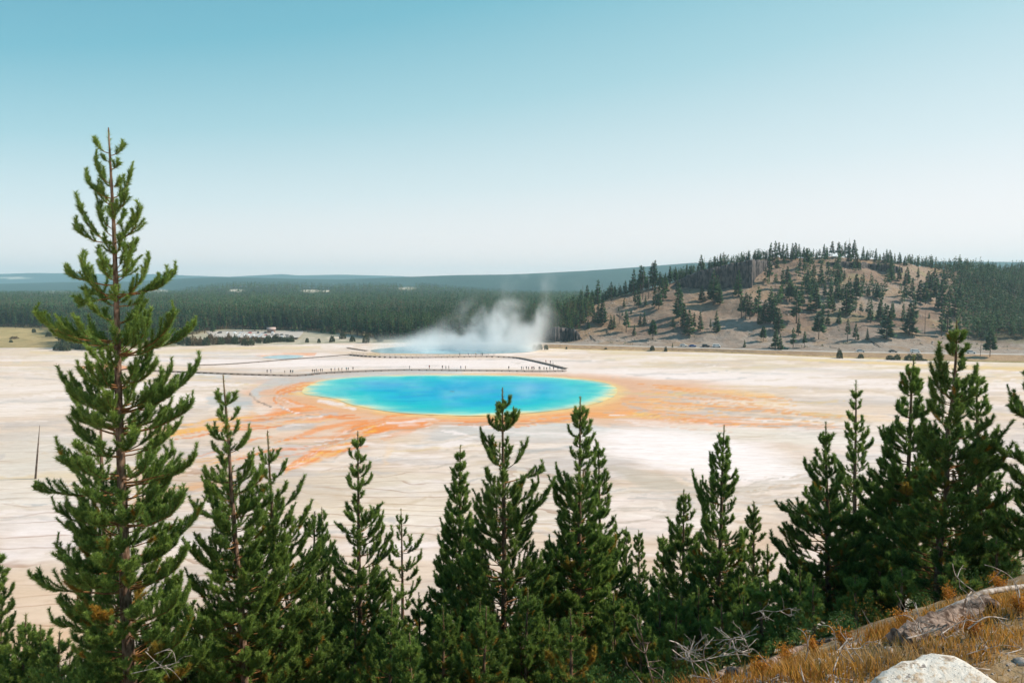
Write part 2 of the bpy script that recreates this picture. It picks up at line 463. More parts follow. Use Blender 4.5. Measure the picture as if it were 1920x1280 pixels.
# white pan and the tan streaks round it
blob(1290, 852, 175, 42, PINKW, .95, 7, .35); blob(1420, 885, 110, 26, PINKW, .85, 8); blob(1230, 980, 110, 28, PINKW, .6); blob(1480, 820, 200, 12, C(.72, .67, .61), .6, 4)
blob(1800, 860, 300, 40, PINKW, .5)
stroke([(1140, 890, 6), (1200, 900, 8), (1260, 912, 6), (1330, 917, 4)], C(.58, .50, .42), .75)
stroke([(1120, 920, 5), (1190, 925, 6), (1260, 925, 4)], C(.60, .53, .46), .6)
stroke([(1380, 925, 4), (1430, 915, 5), (1500, 905, 4), (1560, 900, 3)], C(.58, .52, .47), .65)
stroke([(1390, 960, 5), (1440, 950, 8), (1500, 955, 6)], C(.68, .52, .40), .6); blob(1450, 1000, 90, 30, C(.64, .46, .34), .6)
blob(980, 900, 120, 30, C(.66, .58, .50), .6); blob(700, 905, 130, 22, C(.66, .56, .46), .75); blob(700, 960, 160, 30, C(.76, .66, .56), .6); blob(760, 1010, 120, 18, PINKW, .6)
blob(1060, 960, 60, 25, C(.72, .66, .60), .5)
stroke([(850, 845, 3), (900, 850, 3), (960, 848, 3)], C(.60, .53, .47), .5)
# orange run-off streams
stroke([(820, 794, 8), (740, 800, 14), (680, 806, 20), (620, 812, 20), (560, 818, 14), (510, 824, 6)], C(.70, .43, .28), .75, .9, .3, .5)
stroke([(690, 780, 10), (620, 780, 11), (540, 788, 10), (460, 796, 9), (380, 803, 7), (300, 812, 5)], C(.70, .41, .26), .7, .9, .3, .5)
stroke([(480, 850, 5), (400, 866, 7), (320, 880, 8), (250, 892, 6)], C(.64, .40, .27), .6, .9, .2, .8)
stroke([(330, 925, 8), (240, 950, 12), (160, 975, 10)], C(.66, .47, .36), .6)
stroke([(760, 880, 5), (660, 890, 7), (560, 905, 6), (480, 925, 4)], C(.58, .45, .36), .55)
stroke([(800, 790, 5), (740, 794, 9), (700, 802, 12), (660, 815, 15), (620, 836, 14), (585, 852, 11), (560, 866, 9), (545, 878, 6)], ORANGE, 1.0, .45, .3, .35)
stroke([(700, 808, 3), (665, 826, 6), (630, 840, 7), (590, 853, 5)], C(.84, .36, .03), 1.0, .5, .3, .3)
stroke([(860, 787, 4), (980, 787, 4), (1100, 778, 5), (1180, 776, 6)], C(.80, .33, .09), .85, .5, .3, .3)
stroke([(690, 790, 3), (620, 800, 3), (570, 815, 3), (530, 825, 2)], ORANGE, .75, .6, .3, .7)
stroke([(640, 775, 6), (600, 770, 7), (540, 775, 6), (480, 783, 6), (400, 790, 5)], PEACH, .85, .6, .4, .6)
stroke([(600, 765, 3), (540, 770, 4), (490, 780, 5), (455, 787, 4)], ORANGE, .85, .6, .3, .6)
stroke([(470, 775, 5), (410, 795, 6), (350, 800, 6), (280, 812, 4)], C(.74, .42, .22), .8, .6, .3, .7)
stroke([(420, 905, 6), (350, 915, 9), (290, 930, 8), (230, 945, 4)], C(.70, .36, .16), .75, .7, .2, .8)
stroke([(380, 870, 4), (330, 880, 6), (250, 895, 4)], C(.72, .50, .35), .7)
stroke([(560, 850, 2), (520, 835, 3), (470, 845, 3), (430, 860, 3)], C(.74, .52, .38), .6)
stroke([(600, 790, 5), (560, 798, 7), (520, 803, 5)], PALEGREY, .9, .5, None, .5)
stroke([(590, 783, 3), (560, 790, 4), (520, 797, 3)], PINKW, .8, .6)
stroke([(640, 815, 3), (600, 828, 4), (540, 838, 4), (480, 850, 4)], PALEGREY, .75)
stroke([(612, 782, 4), (630, 777, 4), (600, 776, 3)], GREY, .6)
stroke([(600, 751, 2.5), (640, 760, 3), (665, 768, 2)], PINKW, .8, .5, None, .3)
stroke([(720, 812, 2), (690, 822, 2.5), (650, 842, 3), (600, 860, 3)], PINKW, .5)
stroke([(800, 795, 3), (760, 808, 4), (720, 822, 4)], ORANGE, .7, .7, .3)
stroke([(735, 800, 2), (765, 797, 3), (800, 803, 2)], PINKW, .7)
blob(760, 822, 35, 9, CREAM, .9)
stroke([(735, 830, 6), (728, 850, 9), (720, 870, 6)], C(.76, .54, .36), .6)
# strands that braid along the run-off channels
rs = np.random.default_rng(515)
PAL = [ORANGE, ORANGE, C(.70, .20, .04), C(.80, .40, .06), PEACH, C(.70, .50, .38), PINKW, PALEGREY, C(.48, .30, .20), C(.74, .42, .20)]
for path, sig, n_, wmax, ext in (([(830, 789), (740, 797), (690, 808), (650, 822), (610, 840), (575, 858), (540, 880)], 9, 46, 2.4, 1),
        ([(690, 776), (620, 778), (560, 783), (490, 790), (400, 800), (300, 815)], 7, 34, 2.0, 1), ([(700, 815), (640, 825), (560, 832), (480, 845), (400, 865), (310, 885)], 9, 26, 1.8, 1),
        ([(1160, 756), (1230, 760), (1330, 768), (1450, 776), (1600, 788)], 8, 40, 2.0, 1), ([(1120, 777), (1250, 785), (1350, 794), (1500, 801), (1640, 806)], 5, 30, 1.8, 1), ([(1190, 726), (1300, 736), (1400, 747), (1500, 756)], 6, 34, 2.0, 1),
        ([(760, 792), (860, 793), (980, 792), (1100, 783)], 4, 20, 1.5, 1), ([(600, 722), (540, 732), (520, 745), (550, 762), (600, 772)], 8, 16, 1.6, 1)):
    Pp = catmull(np.array(path, float), 8, False)
    for _ in range(n_):
        a_ = int(rs.uniform(0, len(Pp) * .75)); b_ = min(len(Pp), a_ + rs.integers(6, 22)); o_ = rs.normal(0, sig); q = Pp[a_:b_:3]
        if len(q) < 3: continue
        hw = rs.uniform(.5, wmax); cc = PAL[rs.integers(0, len(PAL))]
        if path[0][0] > 1000:
            cc = [C(.74, .30, .09), C(.78, .40, .12), C(.50, .36, .27), C(.46, .41, .38), PINKW, C(.72, .48, .33), C(.66, .30, .10)][rs.integers(0, 7)]; hw *= .62
        stroke([(x, y + o_ + rs.normal(0, 1.0), hw * (.4 if i in (0, len(q) - 1) else 1)) for i, (x, y) in enumerate(q)], cc, rs.uniform(.5, .95), .45, .25, .45)
# rim of the old crust at the left end of the pool
stroke([(470, 737, .7), (474, 742, 1.1), (482, 750, 1.0), (494, 757, 1.2), (506, 762, 1.0)], DARK, .9, .5, None, .25)
blob(1080, 880, 90, 30, C(.50, .45, .445), .55, 5); blob(880, 930, 100, 30, C(.60, .49, .40), .55); blob(600, 930, 120, 30, C(.62, .49, .38), .5); blob(1330, 940, 120, 16, C(.50, .43, .39), .5); blob(1620, 880, 160, 22, C(.60, .52, .46), .5); blob(250, 860, 110, 25, C(.56, .48, .42), .5)
# shallow puddles and darker damp spots
rs = np.random.default_rng(606)
for _ in range(70):
    cy = rs.uniform(668, 960); cx = rs.uniform(0, 1920)
    if 480 < cx < 1200 and 695 < cy < 800: continue
    q = (cy - 600) / 150; blob(cx, cy, rs.uniform(5, 24) * q, rs.uniform(.7, 2.2) * q, [C(.40, .39, .39), C(.50, .42, .35), C(.44, .34, .26), PINKW][rs.integers(0, 4)], rs.uniform(.4, .8), 0, .5, .5)
# thin random streaks of silt and crust along the contours
rs = np.random.default_rng(404)
for _ in range(330):
    cy = 665 + 340 * rs.random() ** 1.3; cx = rs.uniform(-60, 1980); ln_ = rs.uniform(40, 170); sl_ = rs.uniform(-.10, .10) * (cy - 600) / 150
    if 520 < cx < 1220 and 690 < cy < 800: continue
    hw = rs.uniform(.5, 1.6) * (cy - 560) / 150
    cc = [TAN, GREY, OCHRE, WHITE, PINKW, PALEGREY, C(.60, .46, .34), WHITE][rs.integers(0, 8)]
    stroke([(cx - ln_, cy - sl_ * ln_, hw * .4), (cx - ln_ * .3, cy + rs.uniform(-2, 2), hw), (cx + ln_ * .4, cy + rs.uniform(-2, 2), hw), (cx + ln_, cy + sl_ * ln_, hw * .4)], cc, rs.uniform(.3, .7), .9)
# the bright white pan right of centre, with branching grey brown drainage lines round it
blob(1290, 846, 180, 38, C(.86, .765, .755), .9, 6, .35); blob(1440, 884, 100, 20, C(.85, .755, .74), .75, 8)
stroke([(1130, 880, 5), (1190, 897, 7), (1260, 911, 6), (1340, 918, 5), (1430, 908, 5), (1540, 897, 4)], C(.50, .42, .35), .75, .7)
rs = np.random.default_rng(707)
for _ in range(60):
    cx = rs.uniform(1080, 1560) if rs.random() < .6 else rs.uniform(560, 1000); cy = rs.uniform(885, 990) if cx > 1060 else rs.uniform(840, 990); q = [(cx, cy, .5)]; a_ = rs.uniform(-.25, .25)
    for k in range(5):
        a_ += rs.uniform(-.3, .3); q.append((q[-1][0] + rs.uniform(14, 34), q[-1][1] + a_ * 12, rs.uniform(.6, 1.5)))
    stroke(q, [C(.42, .34, .28), C(.46, .41, .38), C(.52, .36, .24)][rs.integers(0, 3)], rs.uniform(.45, .8), .5, .4, .6)
# where contour lines of little terraces show
terr = sstep(835, 905, PY) * sstep(1180, 1050, PX) * sstep(1260, 1180, PY)
terr = np.maximum(terr * .9, sstep(250, 120, PX) * sstep(820, 870, PY) * sstep(1000, 960, PY))
terr = np.maximum(terr, .35 * sstep(690, 710, PY))
inpool = pin
gz = -0.9 * sstep(.5, 3, np.where(pin, seg_dist(GX, GY, pool_w[::4], None, True), 0)) + 0.10 * (fbm(GX / 6, GY / 3, 3, 3) - .5)
gz = gz - 1.2 * sstep(395, 430, GY) * 0 - 3.0 * sstep(470, 640, GY)

m, t = newmat('mineral_flats')
base = t.attr('mat_colour', True)
tr_ = t.attr('terrace')
geo = t.n('ShaderNodeNewGeometry'); sep = t.n('ShaderNodeSeparateXYZ'); t.l(geo, 'Position', sep, 0)
na = t.noise(0.030, 3, 0.5, stretch=(.55, 1, 0)); nb = t.noise(0.22, 2, 0.5, stretch=(.8, 1, 0))
hgt = t.math('ADD', t.math('MULTIPLY', sep.outputs[1], 0.21), t.math('ADD', t.math('MULTIPLY', na, 7.5), t.math('MULTIPLY', nb, 0.55)))
fr = t.math('FRACT', hgt)
ln = t.math('SUBTRACT', 1.0, t.maprange(fr, 0.03, 0.16))
br = t.maprange(t.noise(0.06, 3, coord='Object', stretch=(1, .4, 0)), 0.36, 0.54)
ln = t.math('MULTIPLY', t.math('MULTIPLY', ln, br), tr_)
# broad rhythm between the lines
c = t.mix(t.math('MULTIPLY', t.math('MULTIPLY', t.maprange(fr, 0.1, 1.0), tr_), 0.22), base, (0.60, 0.47, 0.36))
ns = t.noise(0.8, 6, 0.7, stretch=(.35, 1, 0)); c = t.mix(t.maprange(ns, 0.30, 0.75, 0.0, 0.45), c, t.mix(1.0, c, (0.70, 0.64, 0.58), 'MULTIPLY'))
ns2 = t.noise(0.16, 6, 0.7, stretch=(.22, 1, 0)); c = t.mix(t.maprange(ns2, 0.48, 0.72, 0.0, 0.4), c, t.mix(1.0, c, (0.78, 0.72, 0.66), 'MULTIPLY'))
c = t.mix(t.math('MULTIPLY', ln, 0.6), c, (0.30, 0.15, 0.085))
wa = t.attr('wetness')
rough = t.math('SUBTRACT', 0.9, t.math('MULTIPLY', wa, 0.80))
spec = t.math('ADD', 0.12, t.math('MULTIPLY', wa, 0.30))
p = t.principled(c, rough, spec, ns, 0.12, 0.03)
t.out(p.outputs[0])
M['flats'] = m
keep = grid_faces(nrow, ncol)
g = link('ground', mesh('ground', np.stack([GX, GY, gz], 1), keep, [m], True, {'terrace': terr, 'wetness': wet}, {'mat_colour': col}))
tag(g, kind='structure')

def water(name, outline_w, z, colour_of, rough=0.4, spec=0.0, rings=44):
    """a pool surface: rings that shrink from the shore to the middle; the colour follows the depth"""
    P = outline_w; c0 = P.mean(0); n = len(P)
    ts = np.linspace(0, 1, rings) ** 1.15
    V = np.concatenate([c0 + (P - c0) * (1 - t_ * .985) for t_ in ts])
    i = np.arange(rings * n).reshape(rings, n); j = np.roll(i, -1, 1)
    q = np.stack([i[:-1], j[:-1], j[1:], i[1:]], -1).reshape(-1, 4)
    q = q[:, ::-1] if np.cross(P[1] - P[0], P[2] - P[1]) < 0 else q
    dist = seg_dist(V[:, 0], V[:, 1], P[::2], None, True)
    cc = colour_of(V[:, 0], V[:, 1], dist)
    m, t = newmat(name + '_water')
    b = t.attr('mat_colour', True)
    nz = t.noise(0.13, 5, 0.6, stretch=(.5, 1, 1)); b = t.mix(t.maprange(nz, 0.42, 0.68, 0, 0.5), b, t.mix(1.0, b, (0.6, 0.78, 0.95), 'MULTIPLY'))
    rp = t.noise(2.2, 3, 0.6)
    t.out(t.principled(b, rough, spec, rp, 0.05, 0.02).outputs[0])
    top = [i[-1].tolist()]
    me = mesh(name, np.column_stack([V, np.full(len(V), z)]), [q], [m], True, None, {'mat_colour': cc})
    return link(name, me)

def ramp(d, stops):
    k = np.array([s[0] for s in stops], float); c = np.array([s[1] for s in stops], float)
    return np.stack([np.interp(d, k, c[:, j]) for j in range(3)], 1)
def great(x, y, d):
    px, py = proj(x, y, 0 * x)
    dn = d * interp([(560, .62), (620, .7), (700, 1.0), (1000, 1.0), (1100, .85), (1160, .7)], px) + (fbm(x / 7, y / 7, 4, 91) - .5) * 4.5
    c = ramp(np.maximum(dn, 0), [(0, (.78, .58, .27)), (1.4, (.60, .60, .38)), (3.2, (.30, .58, .49)), (5.5, (.10, .50, .47)), (11, (.028, .43, .47)), (18, (.026, .40, .52)), (32, (.018, .335, .52))])
    n = sstep(.45, .62, fbm(x / 12, y / 5, 5, 95))[:, None] * .5
    c = c * (1 - n) + np.array([.012, .41, .45]) * n
    k = (sstep(.50, .66, fbm(x / 9 + 40, y / 4, 5, 97)) * sstep(9, 20, dn))[:, None] * .32
    return c * (1 - k) + np.array([.006, .24, .50]) * k
wtr = water('hot_spring_water', pool_w, 0.06, great); tag(wtr, kind='structure')
ex = catmull([(695, 657), (730, 652), (800, 648), (880, 645), (960, 645), (1010, 650), (1000, 659), (930, 663), (850, 664), (770, 663), (715, 662)], 6)
exw = np.stack(gpt(*ex.T), 1)
tag(water('crater_lake_water', exw, 0.10, lambda x, y, d: ramp(d, [(0, (.50, .55, .50)), (4, (.33, .52, .55)), (20, (.25, .50, .58))]), 0.12, 0.3, 20), kind='structure')
sp = catmull([(492, 670), (510, 667), (540, 665.5), (568, 667), (560, 671), (525, 673)], 6)
tag(water('small_pool_water', np.stack(gpt(*sp.T), 1), 0.10, lambda x, y, d: ramp(d, [(0, (.55, .60, .56)), (3, (.38, .54, .56))]), 0.12, 0.3, 12), kind='structure')

# ================================================================== the land behind: forest floor, ridges, the bare hill, the road
D_START = [(-700, 425), (0, 421), (100, 424), (108, 408), (200, 410), (330, 432), (420, 440), (560, 448), (650, 462), (700, 462), (800, 470), (1000, 462), (1030, 440), (1100, 424), (2600, 424)]
D_TREES = [(-700, 640), (0, 622), (95, 600), (112, 415), (200, 420), (330, 500), (420, 590), (560, 575), (640, 540), (700, 500), (800, 486), (1000, 478), (1060, 470), (2600, 470)]
R1 = [(-900, 560), (0, 557), (150, 558), (260, 558), (330, 553), (390, 543), (450, 538), (540, 539), (640, 542), (720, 540), (800, 541), (870, 547), (950, 553), (1050, 556), (1300, 560), (2600, 560)]
R2 = [(-900, 536), (0, 532), (130, 529), (250, 528), (330, 523), (400, 520), (480, 521), (560, 523), (640, 524), (720, 521), (800, 518), (860, 516), (950, 515), (1000, 513), (1100, 508), (1200, 501), (1290, 494), (1400, 490), (1600, 492), (1800, 491), (1920, 492), (2600, 498)]
R3 = [(-900, 518), (0, 514), (60, 512), (130, 512.5), (200, 514), (300, 514), (360, 517), (430, 519), (490, 516), (530, 514), (560, 516.5), (640, 515), (660, 515.5), (755, 518), (800, 521), (1000, 525), (2600, 525)]
D1, D2, D3 = 2300.0, 5200.0, 9500.0
def zsky(tab, px, d): return dpt(px, interp(tab, px), d)[2]

def far_z(px, d):
    px = np.asarray(px, float); d = np.asarray(d, float)
    base = interp([(0, .4), (480, .4), (1200, 12), (1800, 16), (3200, 20), (7000, 60), (12000, 60)], d)
    z1 = zsky(R1, px, D1); z2 = zsky(R2, px, D2); z3 = zsky(R3, px, D3)
    n = (fbm(px * d / 9e5, d / 700, 5, 7) - .5)
    def bump(z, D, a, b):
        up = sstep(D * (1 - a), D, d); dn = 1 - .6 * sstep(D, D * (1 + b), d)
        return z * np.minimum(up, dn)
    h = np.maximum.reduce([base + n * interp([(0, 0), (480, 0), (900, 4), (2000, 10), (9000, 40)], d) * 0.6, bump(z1, D1, .42, .3), bump(z2, D2, .42, .25), bump(z3, D3, .35, .08)])
    return h

nc, nr = 760, 230
uu = np.linspace(-1.25, 1.25, nc); ss = np.linspace(0, 1, nr) ** 1.25
U, S_ = np.meshgrid(uu, ss)
pxs = 960 + F * U * (1 / (CP + 0.0))
d0 = interp(D_START, pxs)
D = d0 * (10300 / d0) ** S_
Z = far_z(pxs, D)
front = sstep(0, 14, D - d0)
Z = -0.9 + (Z + 0.9) * front
X = U * D
# clearings, meadows and bare pale patches of their own shape
FPX, FPY = proj(X, D, Z)
tone = fbm(X / 160, D / 160, 5, 3)
GRASS = C(.45, .33, .17); FLOOR = C(.10, .085, .05); FOREST = C(.035, .060, .040); PALE = C(.74, .60, .50)
near_floor = interp(D_TREES, pxs)
fcol = np.where((D < near_floor + 60)[..., None], C(.36, .29, .19), FLOOR)
fcol = np.where((D > 1500)[..., None], FOREST * (0.75 + .6 * tone[..., None]), fcol)
mead = ((FPX < 115) & (D < 640))
fcol = np.where(mead[..., None], GRASS * (0.8 + .45 * tone[..., None]), fcol)
mead2 = ((FPX > 330) & (FPX < 700) & (D < near_floor + 10))
fcol = np.where(mead2[..., None], C(.50, .42, .33) * (0.85 + .3 * tone[..., None]), fcol)
CLEAR = [(105, 549, 26, 3.5), (285, 546, 30, 3.5), (75, 551, 14, 1.5), (18, 574, 16, 2), (445, 545, 15, 3), (582, 546, 20, 3.2), (612, 546, 10, 2), (762, 541, 17, 3), (592, 603, 32, 5), (568, 611, 10, 4), (640, 633, 26, 5), (28, 521, 26, 2)]
pale = np.zeros_like(FPX)
for cx, cy, rx, ry in CLEAR:
    q = np.hypot((FPX - cx + (tone - .5) * rx) / rx, (FPY - cy) / ry)
    pale = np.maximum(pale, sstep(1.2, .7, q))
fcol = fcol * (1 - pale[..., None]) + PALE * pale[..., None]
m, t = newmat('forest_land')
b = t.attr('mat_colour', True)
n = t.noise(0.012, 8, 0.75); n2 = t.noise(0.09, 5, 0.7)
b = t.mix(t.maprange(n, .35, .65, 0, .6), b, t.mix(1.0, b, (.62, .70, .62), 'MULTIPLY'))
b = t.mix(t.maprange(n2, .4, .62, 0, .55), b, t.mix(1.0, b, (.55, .60, .52), 'MULTIPLY'))
t.out(t.principled(b, .95, .05, n2, .6, 3.0).outputs[0])
terrain = link('terrain', mesh('terrain', np.stack([X, D, Z], -1).reshape(-1, 3), grid_faces(nr, nc), [m], True, None, {'mat_colour': fcol.reshape(-1, 3)}))
tag(terrain, kind='structure')

# ---- the hill on the far bank: foot, road bench, scree, crest
FOOT = [(960, 651), (1030, 653), (1100, 656), (1340, 661), (1580, 671), (1750, 676), (1920, 680), (2300, 690), (2800, 704)]
ROAD = [(960, 643), (1030, 645), (1100, 647.5), (1340, 654), (1580, 660.5), (1750, 663), (1920, 665.5), (2300, 672), (2800, 682)]
CREST = [(960, 628), (1000, 612), (1040, 592), (1080, 580), (1120, 568), (1160, 555), (1200, 545), (1250, 532), (1300, 515), (1350, 501), (1400, 491), (1440, 486), (1500, 482), (1560, 482), (1620, 486), (1680, 493), (1740, 501), (1800, 507), (1860, 511), (1920, 512), (2100, 518), (2400, 530), (2800, 560)]
YCREST = [(960, 480), (1000, 500), (1100, 520), (1250, 550), (1450, 585), (1600, 600), (1700, 620), (1800, 680), (1920, 760), (2400, 860), (2800, 900)]
ZR = 2.0
def hill_profile(px):
    """world depth and height of the hill's stations for image columns"""
    px = np.asarray(px, float)
    yf = gpt(px, interp(FOOT, px), 0)[1]; yr = gpt(px, interp(ROAD, px), ZR)[1]
    yr = np.maximum(yr, yf + 4)
    yc = interp(YCREST, px); zc = dpt(px, interp(CREST, px), yc)[2]
    return yf, yr, yc, zc
def hill_z(px, d):
    yf, yr, yc, zc = hill_profile(px)
    rb = yr + 7.5
    x = (px - 960) / F * d
    t_ = np.clip((d - rb) / (yc - rb), 0, 1)
    up = ZR + (zc - ZR) * (0.30 * sstep(0, .25, t_) * t_ + .70 * t_ ** .95) / 1.0
    up = ZR + (zc - ZR) * np.interp(t_, [0, .1, .25, .6, 1], [0, .05, .19, .60, 1])
    nz = (fbm(x / 28, d / 28, 5, 77) - .5) * 7 * np.clip(t_ * 5, 0, 1) + (fbm(x / 6, d / 6, 3, 79) - .5) * 1.6 * np.clip(t_ * 8, 0, 1)
    back = zc - (zc - 8) * sstep(yc, yc + 330, d) * .8
    z = np.where(d < yc, up, back) + nz * np.where(d < yc, 1, .6)
    emb = ZR * np.clip((d - yf) / (yr - 1.0 - yf), 0, 1)
    z = np.where(d < rb, np.where(d > yr - 1.0, ZR, emb + (fbm(x / 5, d / 3, 3, 83) - .5) * .5 * (emb > .1) * (emb < 1.9)), z)
    return np.where(d < yf, -.8 * np.clip((yf - d) / 4, 0, 1), z)
def hill_at(px, py):
    """first point of the hill seen at a pixel"""
    yf, yr, yc, zc = hill_profile(px)
    ds = np.linspace(float(yf) - 2, float(yc) + 40, 900)
    pp = proj((px - 960) / F * ds, ds, hill_z(px + 0 * ds, ds))[1]
    k = np.argmax(np.minimum.accumulate(pp) <= py) if (pp <= py).any() else int(np.argmin(pp))
    d = ds[k]; dx, dy, _ = ray(px, py)
    return float(dx / dy * d), float(d), float(hill_z(np.array(float(px)), np.array(d)))

hc = np.concatenate([np.arange(965, 1960, 3.0), np.arange(1960, 2750, 12.0)])
yf, yr, yc, zc = hill_profile(hc)
rows = [yf - 4, yf - 2, yf, yf + (yr - yf) * .3, yf + (yr - yf) * .6, yr - 1.0, yr - .5, yr + 3, yr + 6.5, yr + 7.5]
for f in np.linspace(0.01, 1, 110): rows.append(yr + 7.5 + (yc - yr - 7.5) * f)
for f in np.linspace(.02, 1, 26): rows.append(yc + 360 * f)
D = np.array(rows); PXg = np.tile(hc, (len(rows), 1))
Z = hill_z(PXg, D); X = (PXg - 960) / F * D
# taper the hill's left end into the flats
T = sstep(965, 1010, PXg); Z = np.where(Z > 0, Z * T - (1 - T) * .8, Z)
HPX, HPY = proj(X, D, Z)
tfr = np.clip((D - (yr + 7.5)) / (yc - yr - 7.5), 0, 1.5)
h1 = fbm(X / 30, D / 30, 5, 13); h2 = fbm(X / 7, D / 7, 4, 17)
HB = C(.235, .155, .112); HT = C(.315, .225, .165); SCREE = C(.36, .30, .255); EMB = C(.42, .28, .17)
hcol = HB + (HT - HB) * sstep(.35, .65, h1)[..., None]
gm = np.maximum(sstep(.30, .08, tfr), .8 * sstep(1.1, .5, np.hypot((HPX - 1400) / 110, (HPY - 615) / 26)) )
gm = np.maximum(gm, .7 * sstep(1.2, .6, np.hypot((HPX - 1620) / 130, (HPY - 560) / 30)))
gm = gm * (0.55 + .45 * sstep(.35, .6, h2))
hcol = hcol + (SCREE - hcol) * np.clip(gm, 0, 1)[..., None]
hcol = hcol + (C(.36, .23, .13) - hcol) * (sstep(.58, .72, fbm(X / 14, D / 14, 4, 19)) * .55)[..., None]
hcol = hcol + (C(.26, .24, .12) - hcol) * (sstep(.60, .72, fbm(X / 18 + 40, D / 12, 4, 23)) * .5 * sstep(1500, 1600, HPX))[..., None]
em = (D < yr - .2) & (D > yf - 3)
hcol = np.where(em[..., None], EMB * (0.75 + .5 * h2[..., None]), hcol)
hcol = np.where((D <= yf)[..., None], C(.68, .48, .22), hcol)
rv = (D < yf + (yr - yf) * .3) & (HPX > 1690)
hcol = np.where(rv[..., None], C(.30, .25, .09), hcol)
fr_ = sstep(1770, 1850, HPX) * sstep(.08, .14, tfr)
hcol = hcol + (C(.09, .075, .04) - hcol) * fr_[..., None]
hcol = np.where((tfr > 1.02)[..., None], C(.10, .085, .05), hcol)
m, t = newmat('hill_ground')
b = t.attr('mat_colour', True)
n = t.noise(0.35, 7, 0.7); n2 = t.noise(1.6, 4, 0.6)
b = t.mix(t.maprange(n, .38, .66, 0, .6), b, t.mix(1.0, b, (.62, .58, .54), 'MULTIPLY'))
b = t.mix(t.maprange(n2, .58, .70, 0, .55), b, (.12, .09, .065))
b = t.mix(t.maprange(n2, .40, .30, 0, .5), b, (.58, .50, .42))
t.out(t.principled(b, .95, .08, n, .9, 1.2).outputs[0])
hill = link('hill', mesh('hill', np.stack([X, D, Z], -1).reshape(-1, 3), grid_faces(len(rows), len(hc)), [m], True, None, {'mat_colour': hcol.reshape(-1, 3)}))
tag(hill, kind='structure')

# ---- the road on its bench, with a pale edge line
rp = np.arange(1000, 2700, 12.0); yf, yr, yc, zc = hill_profile(rp)
rx = (rp - 960) / F
V = []
for off in (0.0, 6.3):
    V.append(np.stack([rx * (yr + off), yr + off, np.full(len(rp), ZR + .05)], 1))
road = link('road', mesh('road', np.concatenate(V), grid_faces(2, len(rp)), [M['asphalt']])); tag(road, kind='structure')

M['stone_far'] = simple('loose_rock', (.16, .13, .115), (.48, .42, .37), .7, .95, .05)
# ---- rock walls
def rock_wall(name, tab, label, rough_=1.6, step=1.6):
    """tab: (px, top py, bottom py); a standing wall of broken columns, built into the slope behind it"""
    tab = np.array(tab, float)
    px = np.arange(tab[0, 0], tab[-1, 0] + .1, step)
    rows = 9; n = len(px)
    jit = np.repeat(R.uniform(-1, 1, n // 2 + 1), 2)[:n] * rough_ + R.uniform(-.5, .5, n)
    tj = np.repeat(R.uniform(-1, 1, n // 3 + 1), 3)[:n] * 2.2
    verts = []
    for i, p in enumerate(px):
        tp = np.interp(p, tab[:, 0], tab[:, 1]) + tj[i] * .7; bp = np.interp(p, tab[:, 0], tab[:, 2])
        x, d, z0 = hill_at(p, bp)
        d = d + jit[i]
        zt = max(dpt(p, tp, d)[2], z0 + .4)
        colv = []
        for k in range(rows - 2):
            f = k / (rows - 3)
            z = z0 - 1.5 + (zt - z0 + 1.5) * f
            dn = d + f * 1.2 + R.uniform(-.35, .35) * rough_
            colv.append(((p - 960) / F * d + R.uniform(-.15, .15), dn, z))
        colv.append(((p - 960) / F * d, d + 5, zt + .3)); colv.append(((p - 960) / F * d, d + 26, zt - 5))
        verts.append(colv)
    V = np.array(verts).transpose(1, 0, 2).reshape(-1, 3)
    o = link(name, mesh(name, V, grid_faces(rows, n), [M['cliff']]))
    return tag(o, label, 'cliff')
rock_wall('rock_cliff', [(1266, 536, 538), (1276, 524, 539), (1300, 513, 541), (1330, 504, 543), (1360, 498, 541), (1385, 491, 539), (1408, 488, 540), (1416, 488, 520), (1436, 489, 503), (1452, 494, 497)],
          'dark basalt cliff with standing columns below the crest of the bare hill', .9, 1.1)
rock_wall('rock_outcrop', [(1552, 492, 497), (1575, 491, 501), (1600, 491, 503), (1625, 493, 503), (1650, 495, 509), (1672, 498, 513), (1690, 503, 512)],
          'low dark band of broken rock along the brow of the bare hill', 1.2, 1.6)
rock_wall('rock_bluff', [(1018, 634, 636), (1024, 622, 637), (1040, 614, 640), (1060, 616, 640), (1072, 617, 640), (1082, 620, 639), (1092, 634, 636)],
          'short dark rock bluff at the foot of the hill beside the steam', 1.2, 1.2)

